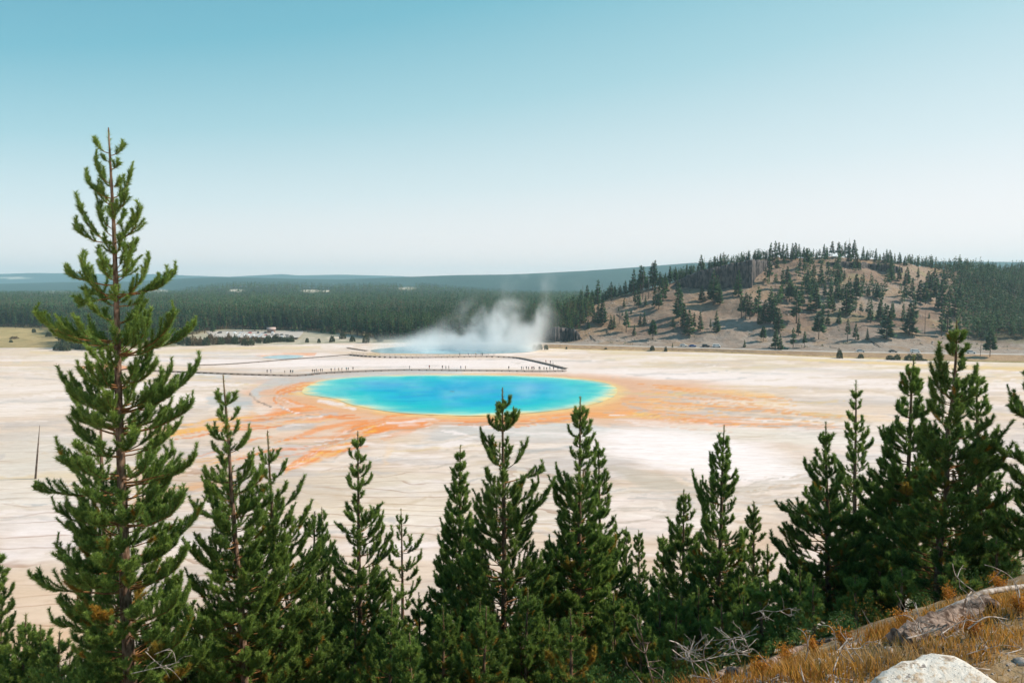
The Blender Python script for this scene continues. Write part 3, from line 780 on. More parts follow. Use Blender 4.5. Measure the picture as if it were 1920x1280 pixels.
# ------------------------------------------------------------------ far conifers
def conifer(seed, Hh=16.0, Rr=2.4, n=90, bare=.15, power=.8, snag=False, trunk_r=.18):
    """crown of small drooping boughs round a tapered stem; returns (trunk mesh, crown mesh)"""
    r = np.random.default_rng(seed)
    h = bare + (1 - bare) * r.uniform(0, 1, n) ** 1.15
    az = r.uniform(0, 2 * math.pi, n)
    prof = np.clip((1 - h) / (1 - bare), 0, 1) ** power
    lobes = .72 + .5 * vnoise(h * 7 + seed, az * 1.2, seed)
    L = Rr * (.10 + .9 * prof) * lobes * r.uniform(.7, 1.15, n)
    z0 = h * Hh
    d = np.stack([np.cos(az), np.sin(az), 0 * az], 1); s = np.stack([-np.sin(az), np.cos(az), 0 * az], 1)
    w_ = (.30 * L + .22) * r.uniform(.7, 1.3, n)
    sag = r.uniform(-.25, .25, n) * L
    o = np.zeros((n, 3)); o[:, 2] = z0
    a = o + d * (L * .08)[:, None]
    b = o + d * (L * .62)[:, None] + s * w_[:, None]; b[:, 2] += sag - .10 * L + r.uniform(-.2, .2, n)
    c = o + d * (L * .62)[:, None] - s * w_[:, None]; c[:, 2] += sag - .10 * L + r.uniform(-.2, .2, n)
    e = o + d * L[:, None]; e[:, 2] += sag + .12 * L
    f = o + d * (L * .5)[:, None]; f[:, 2] += sag - .45 - .1 * L
    V = np.stack([a, b, c, e, f], 1).reshape(-1, 3)
    k = np.arange(n)[:, None] * 5
    Tt = np.concatenate([k + [[0, 1, 3]], k + [[0, 3, 2]], k + [[0, 3, 4]]])
    tint = np.repeat(r.uniform(0, 1, n), 5); dead = np.repeat((r.random(n) < .06) * .8, 5)
    top = np.array([[-.15, 0, Hh * .93], [.15, 0, Hh * .93], [0, .0, Hh * 1.02]])
    V = np.vstack([V, top]); Tt = np.vstack([Tt, [[5 * n, 5 * n + 1, 5 * n + 2]]])
    tint = np.append(tint, [.5] * 3); dead = np.append(dead, [0] * 3)
    return V, Tt, tint, dead, Hh, trunk_r
def conifer_parts(*a, **k):
    V, Tt, tint, dead, Hh, tr = conifer(*a, **k)
    mb = MB(); mb.tube([(0, 0, -.6), (0, 0, Hh * .5), (0.05, 0, Hh * .97)], [tr, tr * .7, .03], 6)
    return mb.mesh('trunk', [M['far_bark']]), mesh('crown', V, Tt, [M['far_needle']], False, {'tint': tint, 'dead': dead})
VAR = [conifer_parts(i, 15, [2.3, 2.0, 2.8, 2.1, 3.0, 1.8, 2.5, 3.4][i], [130, 110, 150, 120, 160, 90, 130, 150][i], [.12, .22, .06, .30, .10, .38, .16, .32][i], [.75, .7, .85, .6, .8, .55, .9, .5][i]) for i in range(8)]
SNAGV = []
for sdv in range(2):
    mb = MB(); rr = np.random.default_rng(90 + sdv)
    mb.tube([(0, 0, -.5), (.1, 0, 7), (.25, 0, 14)], [.2, .14, .04], 6)
    for k in range(14):
        z = rr.uniform(3, 13); a = rr.uniform(0, 6.28); L = rr.uniform(.5, 1.4)
        mb.tube([(0.01 * z, 0, z), (math.cos(a) * L, math.sin(a) * L, z + rr.uniform(-.3, .3))], [.05, .02], 4)
    SNAGV.append(mb.mesh('trunk', [M['far_bark']]))

HILL_TREES = []; COUNT = []     # (px, py, height in px, variant)
def T_(s, v=None):
    for q in s.split(';'):
        a = [float(k) for k in q.split(',')]
        HILL_TREES.append((a[0], a[1], a[2], int(a[3]) if len(a) > 3 else rnd.choice([0, 1, 2, 3, 4, 6])))
T_('1103,616,17,2;1145,617,25,2;1151,617,26,0;1174,623,40,3;1189,630,20,0;1224,637,36,7;1200,611,22,0;1208,609,24,0;1170,577,17,0;1183,589,10,2;1197,578,36,6;1190,573,28,1;1210,574,20,0;1235,580,44,6;1228,576,42,0;1243,563,40,0;1160,583,8,2;1167,592,8,2;1130,610,46,4;1122,606,38,0;1065,618,22,4;1058,616,18,4;1114,604,26,2;1090,604,30,4;1098,596,34,0;1076,596,30,0;1108,590,40,0')
T_('1248,560,40,3;1272,594,60,0;1270,562,36,1;1277,602,55,6;1262,622,28,3;1283,616,42,4;1292,629,46,4;1301,618,31,1;1313,620,34,0;1332,617,18,1;1343,622,38,2;1337,572,62,6;1350,572,36,0;1330,562,34,1;1345,566,48,0;1316,566,30,4;1384,557,48,0;1381,549,32,6')
T_('1398,598,48,3;1406,599,46,1;1390,597,42,3;1415,590,32,0;1421,602,62,1;1435,606,42,4;1445,606,56,0;1425,608,30,2;1450,608,50,6;1460,622,42,4;1431,641,28,7;1396,651,14,2;1454,653,36,4;1463,656,30,2;1261,651,8,2')
T_('1452,600,48,0;1487,652,36,1;1493,606,66,1;1497,630,34,6;1508,652,30,3;1503,565,36,1;1535,636,50,7;1530,582,46,4;1543,594,22,1;1552,610,27,0;1573,607,28,2;1557,575,38,0;1586,591,56,0;1593,588,56,0;1605,560,44,4;1604,585,27,5;1589,642,42,5;1604,636,30,6;1609,637,11,2;1626,638,22,0;1632,603,42,0;1650,600,36,4;1648,598,30,0;1662,637,62,4;1658,613,42,0;1672,603,36,6;1653,571,13,2')
T_('1445,490,33;1453,492,38;1460,489,33;1468,490,32;1475,489,30;1485,490,32;1491,487,30;1498,484,24;1507,485,20;1513,485,17;1522,483,10;1530,483,9;1537,483,15;1545,483,24;1551,483,18;1560,484,30;1572,483,28;1578,483,22;1584,482,28;1592,494,36;1601,486,34;1590,482,25;1618,488,24;1626,488,18;1642,491,24;1650,493,15;1656,494,20;1662,495,26;1668,494,24;1677,496,20;1686,497,22;1697,499,18;1708,500,16;1720,502,16;1735,503,15;1748,504,18;1762,505,14')
T_('1443,528,46;1457,503,20;1470,502,22;1467,541,36;1476,531,30;1500,502,22;1512,503,36,3;1526,516,20;1539,532,36;1536,494,10,2;1553,512,12,2;1571,531,28;1562,526,26,5;1583,526,20;1600,504,18;1619,532,20;1615,552,16;1628,556,20;1645,561,30,4;1637,557,16;1671,528,30,0;1480,566,34,7;1466,568,36,1;1516,552,30;1526,558,34;1546,556,26;1570,560,30;1578,566,24;1514,530,24')
T_('1670,521,26;1686,526,26;1700,536,34;1721,525,22;1696,566,30;1710,561,38;1725,569,42;1735,571,40;1745,561,46;1755,571,48;1765,581,52;1780,581,44;1800,576,46;1790,592,46;1674,600,30;1693,611,40;1705,629,58,4;1712,602,50;1742,597,11,2;1765,631,54;1776,622,50;1752,540,34;1768,545,36;1740,535,26')
T_('1856,669,48,7', 7)
for px in np.arange(1046, 1440, 10.5):       # the row of pines along the left shoulder of the hill
    HILL_TREES.append((px + rnd.uniform(-2.5, 2.5), interp(CREST, px) + rnd.uniform(0, 4), rnd.uniform(15, 27) * (1.15 if px < 1240 else .95), rnd.choice([0, 1, 2, 4, 6, 0])))
for px, h in ((1101, 42), (1089, 38), (1121, 44), (1146, 34), (1188, 46), (1201, 50), (1206, 46), (1223, 50), (1228, 52), (1256, 34), (1314, 36)):
    HILL_TREES.append((px, interp(CREST, px) + 5, h, rnd.choice([5, 3, 5, 1])))
SNAGS = [(1161, 607, 36), (1205, 562, 54), (1092, 573, 44), (1128, 566, 36), (1216, 560, 48), (1591, 486, 40), (1612, 560, 40), (1734, 626, 46), (1838, 668, 36), (1585, 484, 34)]

print('HILL', len(HILL_TREES))
ORD = ['', 'first', 'second', 'third', 'fourth', 'fifth', 'sixth', 'seventh', 'eighth', 'ninth', 'tenth', 'eleventh', 'twelfth', 'thirteenth', 'fourteenth', 'fifteenth', 'sixteenth', 'seventeenth', 'eighteenth', 'nineteenth', 'twentieth']
def ordinal(k, n):
    """place in a row, counted from its nearer end"""
    if n == 1: return 'standing alone'
    if k == 0: return 'leftmost of them'
    if k == n - 1: return 'rightmost of them'
    if k < n / 2: return ORD[k + 1] + ' from the left'
    return (ORD[n - k] + ' from the right')

def place_tree(px, py, hp, v, where=None, name='pine_tree', meshes=None):
    x, d, z = where if where else hill_at(px, py)
    hw = hp * d / F * 1.06
    root = empty(name, (x, d, z), rnd.uniform(0, 6.28), hw / 15.0); wd = rnd.uniform(1.25, 1.6) if name == 'pine_tree' else 1.0; root.scale = (root.scale[0] * wd, root.scale[0] * wd, root.scale[2])
    for nm, me in zip(('trunk', 'crown'), meshes or VAR[v]): link(nm, me, root)
    return root
ZONES = [('on the hilltop skyline', lambda x, y: y < 497 and x >= 1440), ('on the left shoulder skyline', lambda x, y: x < 1440 and y < interp(CREST, x) + 9),
         ('on the wooded left foot of the hill', lambda x, y: x < 1140), ('on the tan slope left of the cliff', lambda x, y: x < 1258),
         ('before the dark cliff', lambda x, y: x < 1395 and y < 575), ('on the slope above the roadside cars', lambda x, y: x < 1380),
         ('by the road, hill foot', lambda x, y: y > 634), ('on the middle slope right of the cliff', lambda x, y: x < 1478),
         ('just below the hilltop rocks', lambda x, y: y < 545 and x < 1660), ('on the bare middle slope', lambda x, y: y < 596 and x < 1660), ('on the lower bare slope', lambda x, y: x < 1660),
         ('on the upper right slope', lambda x, y: y < 575), ('on the lower right slope', lambda x, y: True)]
zoned = {}
for tr in HILL_TREES:
    for zi, (zn, fn) in enumerate(ZONES):
        if fn(tr[0], tr[1]): zoned.setdefault(zi, []).append(tr); break
for zi, L in zoned.items():
    L.sort(key=lambda q: q[0])
    # long rows are split where a taller tree or a gap parts them: thirds of the row
    k = 1 if len(L) <= 12 else math.ceil(len(L) / 12)
    n = math.ceil(len(L) / k)
    for c_ in range(k):
        part = L[c_ * n:(c_ + 1) * n]
        seg = '' if k == 1 else (['left part', 'right part'] if k == 2 else ['left part', 'middle', 'right part'] if k == 3 else ['left end', 'left middle', 'centre', 'right middle', 'right end', 'far right', 'last'])[c_]
        for i, q in enumerate(part):
            o = place_tree(*q)
            size = 'tall' if q[2] > 40 else 'small' if q[2] < 20 else 'dark'
            tag(o, f"{size} pine {ZONES[zi][0]}{', ' + seg if seg else ''}, {ordinal(i, len(part))}", 'tree', 'pines on the hill across the basin')
for i, (px, py, hp) in enumerate(SNAGS):
    root = place_tree(px, py, hp, 0, None, 'dead_tree', [SNAGV[i % 2]])
    tag(root, ['bare dead tree leaning over the tan slope near the steam', 'tall bare snag on the left shoulder of the hill', 'thin snag at the low end of the left shoulder', 'thin bare snag between pines on the left shoulder',
               'second bare snag beside the tallest one on the left shoulder', 'bare snag sticking up from the hilltop skyline', 'bare snag on the middle of the stony slope', 'grey dead tree low on the right slope', 'grey dead tree beside the spreading roadside pine', 'shorter snag beside another on the hilltop'][i], 'dead tree', 'dead trees on the hill')

# ---- forest edge trees as things, the deep wood behind as one mass
EDGE = []
for px in np.arange(-12, 1045, 18):
    p = px + rnd.uniform(-6, 6)
    d = float(interp(D_TREES, p)) * (1 + rnd.uniform(-.012, .015))
    h = rnd.uniform(11, 18) * (0.35 if 104 < p < 215 else 1) * (0.8 if p < 100 else 1)
    EDGE.append((p, d, h))
EZ = [('at the edge of the yellow meadow', lambda p: p < 104), ('low in the dark thicket behind the tall pine', lambda p: p < 215), ('in the forest edge left of the parked cars', lambda p: p < 430),
      ('in the forest edge behind the parked cars', lambda p: p < 560), ('in the forest edge by the pale bank', lambda p: p < 690), ('in the forest edge left of the steam', lambda p: p < 820), ('in the forest edge behind the steam', lambda p: p < 2000)]
ez = {}
for q in EDGE:
    for zi, (zn, fn) in enumerate(EZ):
        if fn(q[0]): ez.setdefault(zi, []).append(q); break
for zi, L in ez.items():
    L.sort()
    for i, (p, d, h) in enumerate(L):
        x = (p - 960) / F * d
        o = place_tree(p, 0, h * F / d, rnd.choice([0, 1, 3, 3, 5, 6, 2]) if h > 8 else 2, (x, d, float(far_z(p, d)) - .2))
        tag(o, f"{'short' if h < 8 else 'slender'} pine {EZ[zi][0]}, {ordinal(i, len(L))}", 'tree', 'pines along the forest edge')

def forest(name, pts, hs, base_n, wid=1.0, seed=0):
    """a wood as one mesh: every tree a few boughs; pts (n,3), hs heights"""
    r = np.random.default_rng(seed); n = len(pts)
    protos = [conifer(200 + seed + k, 15, 2.3 * wid, base_n, [.15, .30, .2, .42][k % 4], [.75, .6, .8, .55][k % 4]) for k in range(6)]
    Vs, Ts, ti, de, off = [], [], [], [], 0
    pk = r.integers(0, 6, n)
    for k in range(6):
        ids = np.where(pk == k)[0]
        if not len(ids): continue
        V, Tt, tint, dead, _, _ = protos[k]
        stem = np.array([[-.13, -.13, -.5], [.13, -.13, -.5], [0, .13, -.5], [0, 0, 14.]]); st = np.array([[0, 1, 3], [1, 2, 3], [2, 0, 3]]) + len(V)
        V = np.vstack([V, stem]); Tt = np.vstack([Tt, st]); tint = np.append(tint, [0] * 4); dead = np.append(dead, [.9] * 4)
        a = r.uniform(0, 6.28, len(ids)); s = hs[ids] / 15; sw = s * r.uniform(.8, 1.25, len(ids))
        X = (V[None, :, 0] * np.cos(a)[:, None] - V[None, :, 1] * np.sin(a)[:, None]) * sw[:, None] + pts[ids, 0][:, None]
        Y = (V[None, :, 0] * np.sin(a)[:, None] + V[None, :, 1] * np.cos(a)[:, None]) * sw[:, None] + pts[ids, 1][:, None]
        Z = V[None, :, 2] * s[:, None] + pts[ids, 2][:, None]
        Vs.append(np.stack([X, Y, Z], -1).reshape(-1, 3))
        Ts.append((Tt[None] + (np.arange(len(ids)) * len(V))[:, None, None]).reshape(-1, 3) + off); off += len(V) * len(ids)
        big = fbm(pts[ids, 0] / 90, pts[ids, 1] / 90, 3, seed + 50); tb = r.uniform(-.30, .38, len(ids)) + (big - .5) * 1.3
        dpatch = sstep(.60, .74, fbm(pts[ids, 0] / 60 + 9, pts[ids, 1] / 60, 3, seed + 60)) * .35
        ti.append(np.clip(tint[None] * .8 + tb[:, None], 0, 1).ravel()); de.append((dead[None] * np.ones((len(ids), 1)) + ((r.random(len(ids)) < .05 + dpatch) * r.uniform(.3, .8, len(ids)))[:, None]).clip(0, 1).ravel())
    o = link(name, mesh(name, np.vstack(Vs), np.vstack(Ts), [M['far_needle']], False, {'tint': np.concatenate(ti), 'dead': np.concatenate(de)}))
    return tag(o, kind='stuff')
def scatter(n, u0, u1, da, db, seed, front=None, gap=True, power=1.0):
    r = np.random.default_rng(seed)
    px = r.uniform(u0, u1, n); f = r.uniform(0, 1, n) ** power
    lo = interp(front, px) * 1.02 if front else np.full(n, float(da))
    lo = np.maximum(lo, da) if not front else lo
    d = lo + (db - lo) * f
    z = far_z(px, d)
    x = (px - 960) / F * d
    qx, qy = proj(x, d, z); k = np.ones(n, bool)
    for cx, cy, rx_, ry_ in CLEAR: k &= np.hypot((qx - cx) / rx_, (qy - cy) / (ry_ * 1.1)) > 1
    k &= vnoise(x / 35, d / 35, seed) > .12
    return np.stack([x, d, z], 1)[k]
p1 = scatter(6500, -350, 1140, 0, 720, 1, D_TREES, True, 1.3)
forest('near_forest', p1, R.uniform(12, 20, len(p1)), 42, 1.0, 1)
p2 = scatter(9000, -350, 1250, 720, 1500, 2)
forest('deep_forest', p2, R.uniform(13, 22, len(p2)), 16, 1.25, 2)
p3_ = scatter(14000, -400, 1350, 1500, 2340, 3)
forest('ridge_forest', p3_, R.uniform(14, 22, len(p3_)), 9, 1.6, 3)
# loose rock, brush and litter on the hill, too much to count
rb = np.random.default_rng(61); mbk = MB(); mbs = MB()
for k in range(1500):
    px = rb.uniform(1040, 1900); t_ = rb.uniform(.02, .98); _, yr, yc, _ = hill_profile(px); d = float(yr + 7.5 + (yc - yr - 7.5) * t_)
    x = (px - 960) / F * d; z = float(hill_z(np.array(px), np.array(d)))
    if float(vnoise(np.array(x / 16), np.array(d / 16), 4)) < .42: continue
    q = rb.uniform(.25, .9) * (1.5 if rb.random() < .06 else 1)
    V = np.array([[1, 0, 0], [-.5, .8, 0], [-.5, -.8, 0], [.1, 0, .8], [0, 0, -.6]]) * q * rb.uniform(.6, 1.4, (5, 3)) + [x, d, z]
    if k % 3: mbk.add(V, None, [[0, 1, 3], [1, 2, 3], [2, 0, 3], [1, 0, 4], [2, 1, 4], [0, 2, 4]])
    elif k % 2:
        for j in range(9):
            c_ = np.array([x, d, z]) + rb.normal(0, .45, 3) * [1, 1, .4] + [0, 0, .4]; mbs.add(c_ + rb.normal(0, .28, (3, 3)), None, [[0, 1, 2]])
    else:
        a = rb.uniform(0, 6.28); l = rb.uniform(2, 6); z2 = float(hill_z(np.array((x + math.cos(a) * l) / (d + math.sin(a) * l) * F + 960), np.array(d + math.sin(a) * l)))
        mbk.tube([[x, d, z + .15], [x + math.cos(a) * l, d + math.sin(a) * l, z2 + .15]], [.14, .07], 5)
tag(link('hill_rubble', mbk.mesh('hill_rubble', [M['stone_far']])), kind='stuff')
ns_ = sum(len(v) for v in mbs.v)
tag(link('hill_undergrowth', mbs.mesh('hill_undergrowth', [M['far_needle']], False, attrs={'tint': rb.uniform(.2, 1, ns_), 'dead': (rb.random(ns_) < .4) * .6})), kind='stuff')
# woods on the right flank and behind the crest of the hill
r_ = np.random.default_rng(5)
def hill_scatter(n, x0, x1, t0, t1, seed, dens=None):
    r = np.random.default_rng(seed)
    px = r.uniform(x0, x1, n); _, yr, yc, _ = hill_profile(px)
    d = yr + 7.5 + (yc - yr - 7.5) * r.uniform(t0, t1, n)
    z = hill_z(px, d); x = (px - 960) / F * d; k = np.ones(n, bool)
    if dens is not None:
        qx, qy = proj(x, d, z); k = r.random(n) < dens(qx, qy)
    return np.stack([x, d, z - .3], 1)[k]
ph = hill_scatter(4200, 1690, 2250, .12, 1.0, 6, lambda x, y: sstep(1755, 1850, x + (575 - y) * .35) * (vnoise(x / 14, y / 9, 3) > .12))
forest('hillside_forest', ph, R.uniform(9, 15, len(ph)), 40, 1.15, 6)
pb = hill_scatter(1500, 1030, 2250, 1.01, 1.18, 7, lambda x, y: np.where(x < 1440, .75, np.where(x < 1700, .12, .9)))
ps = hill_scatter(420, 1420, 1720, .30, .97, 9, lambda x, y: sstep(1410, 1480, x) * sstep(1725, 1640, x) * (vnoise(x / 22, y / 13, 8) > .45) * sstep(610, 575, y) * .75)
forest('slope_forest', ps, R.uniform(8, 14, len(ps)), 60, 1.3, 9)
forest('crest_forest', pb, R.uniform(7, 12, len(pb)), 40, 1.1, 7)
pl = hill_scatter(500, 1000, 1150, .25, 1.0, 8, lambda x, y: sstep(1140, 1090, x + (y - 575) * .9) * .95)
forest('shoulder_forest', pl, R.uniform(8, 13, len(pl)), 44, 1.1, 8)

# ================================================================== the near slope and its pines
def slope_z(x, y):
    s = (x - .86) * -.43 + (y - 4.6) * .90
    soft = np.logaddexp(0, s / .35) * .35
    z = 33.06 - .75 * soft
    z = z + (fbm(x / 1.4, y / 1.4, 4, 101) - .5) * .28 + (fbm(x / .3, y / .3, 3, 103) - .5) * .07
    return np.maximum(z, -.7)
nc, nr = 520, 420
uu = np.linspace(-1.25, 1.25, nc); dd = 1.2 * (95 / 1.2) ** np.linspace(0, 1, nr)
U, D = np.meshgrid(uu, dd); X = U * D
Z = slope_z(X, D)
m, t = newmat('slope_soil')
n = t.noise(2.2, 7, 0.7); n2 = t.noise(14, 5, 0.65); n3 = t.noise(60, 3, .6)
b = t.mix(t.maprange(n, .35, .65), (.20, .125, .06), (.33, .23, .13))
b = t.mix(t.maprange(n2, .52, .66, 0, .7), b, (.42, .35, .30))
b = t.mix(t.maprange(n3, .55, .7, 0, .7), b, (.10, .07, .045))
t.out(t.principled(b, .95, .05, n2, .9, .03).outputs[0])
tag(link('hillside', mesh('hillside', np.stack([X, D, Z], -1).reshape(-1, 3), grid_faces(nr, nc), [m], True)), kind='structure')

def norm(v): return v / (np.linalg.norm(v, axis=-1, keepdims=True) + 1e-9)
def needles(seg, dens, nl, nw, r, tint_base):
    """needles along shoots; seg rows: p0(3) p1(3) density factor, dead, tint offset"""
    seg = np.asarray(seg, float); p0 = seg[:, :3]; dv = seg[:, 3:6] - p0
    L = np.linalg.norm(dv, axis=1); cnt = r.poisson(np.maximum(L * dens * seg[:, 6], .01)); k = np.repeat(np.arange(len(seg)), cnt); n = len(k)
    T = norm(dv)[k]; f = r.uniform(0, 1, n)[:, None]
    P = p0[k] + dv[k] * f
    rv = r.normal(size=(n, 3)); rad = norm(rv - (rv * T).sum(1, keepdims=True) * T)
    ang = r.uniform(.5, 1.2, n)[:, None]
    dr = T * np.cos(ang) + rad * np.sin(ang); dr[:, 2] += .12; dr = norm(dr)
    side = norm(np.cross(dr, r.normal(size=(n, 3))))
    ll = (nl * r.uniform(.7, 1.15, n))[:, None]; ww = nw * .5
    ll = ll * r.uniform(.72, 1.25, len(seg))[k][:, None]
    V = np.stack([P + side * ww, P - side * ww, P + dr * ll], 1).reshape(-1, 3)
    tint = np.clip(seg[k, 8] + r.uniform(-.25, .25, n) + tint_base, 0, 1); dead = np.clip(seg[k, 7] * r.uniform(.6, 1.1, n), 0, 1)
    return V, np.repeat(tint, 3), np.repeat(dead, 3)

def pine(label, d, top, low, prof=None, seed=0, explicit=None, dens=230, nl=.075, nw=.008, whorl=.36, per=5, twig=.10, bare_top=.0, group=None, ymax=1330, fill=1.0, deadp=.05, tb=0.0, lowcut=None, depth_len=.85, proto=False):
    r = np.random.default_rng(seed); rp = random.Random(seed)
    dens *= 2.05; nw *= 1.5; nl *= 1.08; whorl *= .66; bare_top += .16; twig *= .8; per *= 1.15
    s = d / F
    A = dpt(top[0], top[1], d); B = dpt(low[0], low[1], d)
    lean = (A[0] - B[0]) / (A[2] - B[2])
    xb = A[0]; zb = 0
    for _ in range(6):
        zb = float(slope_z(np.array(xb), np.array(float(d)))); xb = A[0] - lean * (A[2] - zb)
    H = A[2] - zb
    root = empty('pine_tree', (xb, d, zb))
    wob = [rp.uniform(-.035, .035) for _ in range(9)]
    def axis(z):
        f = z / H
        return np.array([lean * z + np.interp(f, np.linspace(0, 1, 9), wob) * (1 - f), np.interp(f, np.linspace(0, 1, 9), wob[::-1]), z])
    r0 = .0085 * H + .02
    def trad(z): return .010 + r0 * (1 - z / H) ** .9
    mt = MB(); zz = np.linspace(-.4, H, 26); zz2 = np.maximum(zz, 0)
    mt.tube([axis(a) + np.array([0, 0, min(b, 0)]) for a, b in zip(zz2, zz)], [trad(max(a, 0)) for a in zz], 9)
    ty = lambda z: float(proj(xb + lean * z, d, zb + z)[1])     # image row of a height on the trunk
    zpy = lambda py: float(dpt(top[0], py, d)[2] - zb)
    limbs = MB(); segs = []
    # leader
    zl = np.linspace(H * .995, H - .55, 8)
    for a, b in zip(zl[1:], zl[:-1]): segs.append([*axis(a), *axis(b), .42, 0, .25])
    zl = np.linspace(H - .55, max(H - 2.6, .4), 10)
    for a, b in zip(zl[1:], zl[:-1]): segs.append([*axis(a), *axis(b), .35, 0, .1])
    def branch(z, vec, rise, thick=1.0, tint=0.0, deadb=0.0, bare=.28):
        """vec: lateral reach (x, y); rise: height gained at the tip"""
        p0 = axis(z); L = math.hypot(*vec)
        tip = p0 + np.array([vec[0], vec[1], rise])
        ctl = p0 + np.array([vec[0] * .76, vec[1] * .76, rise * .10 + .03 * L])
        ts = np.linspace(0, 1, 7)[:, None]
        P = (1 - ts) ** 2 * p0 + 2 * ts * (1 - ts) * ctl + ts ** 2 * tip
        P[1:-1] += r.normal(0, .012 * L, (5, 3))
        rb = min(.010 * L + .006, trad(z) * .7) * thick
        limbs.tube(P, np.linspace(rb, .0035, 7), 5, False)
        LL = np.linalg.norm(np.diff(P, axis=0), axis=1).sum()
        for i in range(6):
            f = (i + .5) / 6
            if f > bare: segs.append([*P[i], *P[i + 1], (1.15 if f > .6 else .75) * (1 - .6 * deadb), deadb, tint + .12 * f])
        nt = max(2, int(LL * (1 - bare) / twig)); sgn = 1
        up = np.array([0, 0, 1.0])
        for k in range(2 + int(L > .5)):      # upright shoots at the tip
            cd = norm(np.array([r.normal() * .35, r.normal() * .35, 1.0]) + .5 * norm(P[6] - P[5])); cl_ = r.uniform(.10, .22) * min(1.2, .5 + L)
            q = P[6 - (k > 0)] if k < 2 else P[5] * .6 + P[4] * .4
            segs.append([*q, *(q + cd * cl_), 1.25, deadb, tint + .22])
        for k in range(nt):
            t_ = bare + (1 - bare) * (k + r.uniform(.2, .8)) / nt * .97
            x = t_ * 6; i = min(int(x), 5); q = P[i] + (P[i + 1] - P[i]) * (x - i); T = norm(P[i + 1] - P[i])
            sd_ = norm(np.cross(T, up)) * sgn; sgn = -sgn
            tl = min(.55, .42 * LL * (1 - t_) + .10) * r.uniform(.65, 1.2)
            dr = norm(T * .8 + sd_ * r.uniform(.35, .8) + up * (r.uniform(-.05, .5) + .5 * t_))
            a = q + dr * tl * .55; b = a + norm(dr + up * .45) * tl * .45
            dd_ = min(1.0, deadb + (r.random() < deadp * (1.6 if z < H * .45 else .4)) * r.uniform(.5, 1))
            limbs.tube([q, a, b], [.0045, .0035, .002], 3, False)
            tt = tint + r.uniform(-.12, .18)  # random twig tint, spread wide to put lit and unlit clumps into the colour
            segs.append([*q, *a, .85, dd_, tt]); segs.append([*a, *b, 1.2, dd_, tt + .1])
    for e in (explicit or []):
        oy, tx, ty_ = e
        z = zpy(oy); tip = dpt(tx, ty_, d)
        vx = tip[0] - (xb + lean * z); rise = tip[2] - zb - z
        branch(z, (vx * .97, r.uniform(-.55, .55) * abs(vx)), rise * .98, 1.1, r.uniform(-.05, .15))
    if prof is not None:
        pr = np.array(prof, float)
        z = H - min(.30 + bare_top, .3 * H); ph = r.uniform(0, 6.28)
        zmin = min(max(.18, zpy(ymax)), .3 * H)
        while z > zmin:
            oy = ty(z)
            fl = (fill if not isinstance(fill, list) else float(interp(fill, oy))) * float(np.interp(oy - top[1], [0, 120, 240, 340], [.9, 1.0, 1.25, 1.5]))
            n = max(2, int(round(per * fl * r.uniform(.75, 1.25) * (1 if oy - top[1] > 40 else .8))))
            ph += r.uniform(.4, 1.2)
            for k in range(n):
                az = ph + k * 6.283 / n + r.uniform(-.35, .35)
                cx, cy_ = math.cos(az), math.sin(az)
                f = (H - z) / H
                ratio = np.interp(f, [0, .15, .5, 1], [1.1, .8, .45, .25]) * r.uniform(.75, 1.25)
                ext = np.interp(oy - 10, pr[:, 0], pr[:, 2] if cx > 0 else pr[:, 1])
                typ = oy - ext * ratio * .8
                ext = np.interp(typ, pr[:, 0], pr[:, 2] if cx > 0 else pr[:, 1])
                mean = .5 * (np.interp(typ, pr[:, 0], pr[:, 1]) + np.interp(typ, pr[:, 0], pr[:, 2])) * depth_len
                e = ext * abs(cx) + mean * (1 - abs(cx))
                gp = float(vnoise(np.array(az * 1.1 + seed * 3.1), np.array(z * 1.1), seed))
                if oy - top[1] > 50 and gp < .27 - .1 * (oy - top[1] > 260): continue
                e *= .78 + .36 * gp
                L = max(.10, s * e * (r.uniform(.80, 1.04) if r.random() < .6 else r.uniform(.45, .85)))
                branch(z + r.uniform(-.07, .07), (cx * L, cy_ * L), L * ratio, 1.0, r.uniform(-.1, .15), (r.uniform(.6, 1) if r.random() < deadp * .5 * (z < H * .5) else 0), .16 if L < .6 else .26)
            if z < H * .55 and r.random() < .30:      # a bare dead limb low on the stem
                az = r.uniform(0, 6.28); L = s * r.uniform(25, 70); a0 = axis(z); limbs.tube([a0, a0 + np.array([math.cos(az) * L * .5, math.sin(az) * L * .5, -.02]), a0 + np.array([math.cos(az) * L, math.sin(az) * L, r.uniform(-.15, .2) * L])], [.010, .007, .002], 4, False)
            z -= whorl * r.uniform(.75, 1.2) * float(np.interp(oy - top[1], [0, 60, 160, 260], [1.15, 1.45, 1.35, 1.0]))
    V, tint, dead = needles(segs, dens, nl, nw, r, .32 + tb)
    n = len(V) // 3
    link('trunk', mt.mesh('trunk', [M['bark'] if d < 30 else M['far_bark']], True), root)
    link('branches', limbs.mesh('branches', [M['young_bark']], False), root)
    link('crown', mesh('crown', V, np.arange(3 * n).reshape(n, 3), [M['needle']], False, {'tint': tint, 'dead': dead}), root)
    tag(root, label, 'tree', group or 'pines on the near slope')
    return root

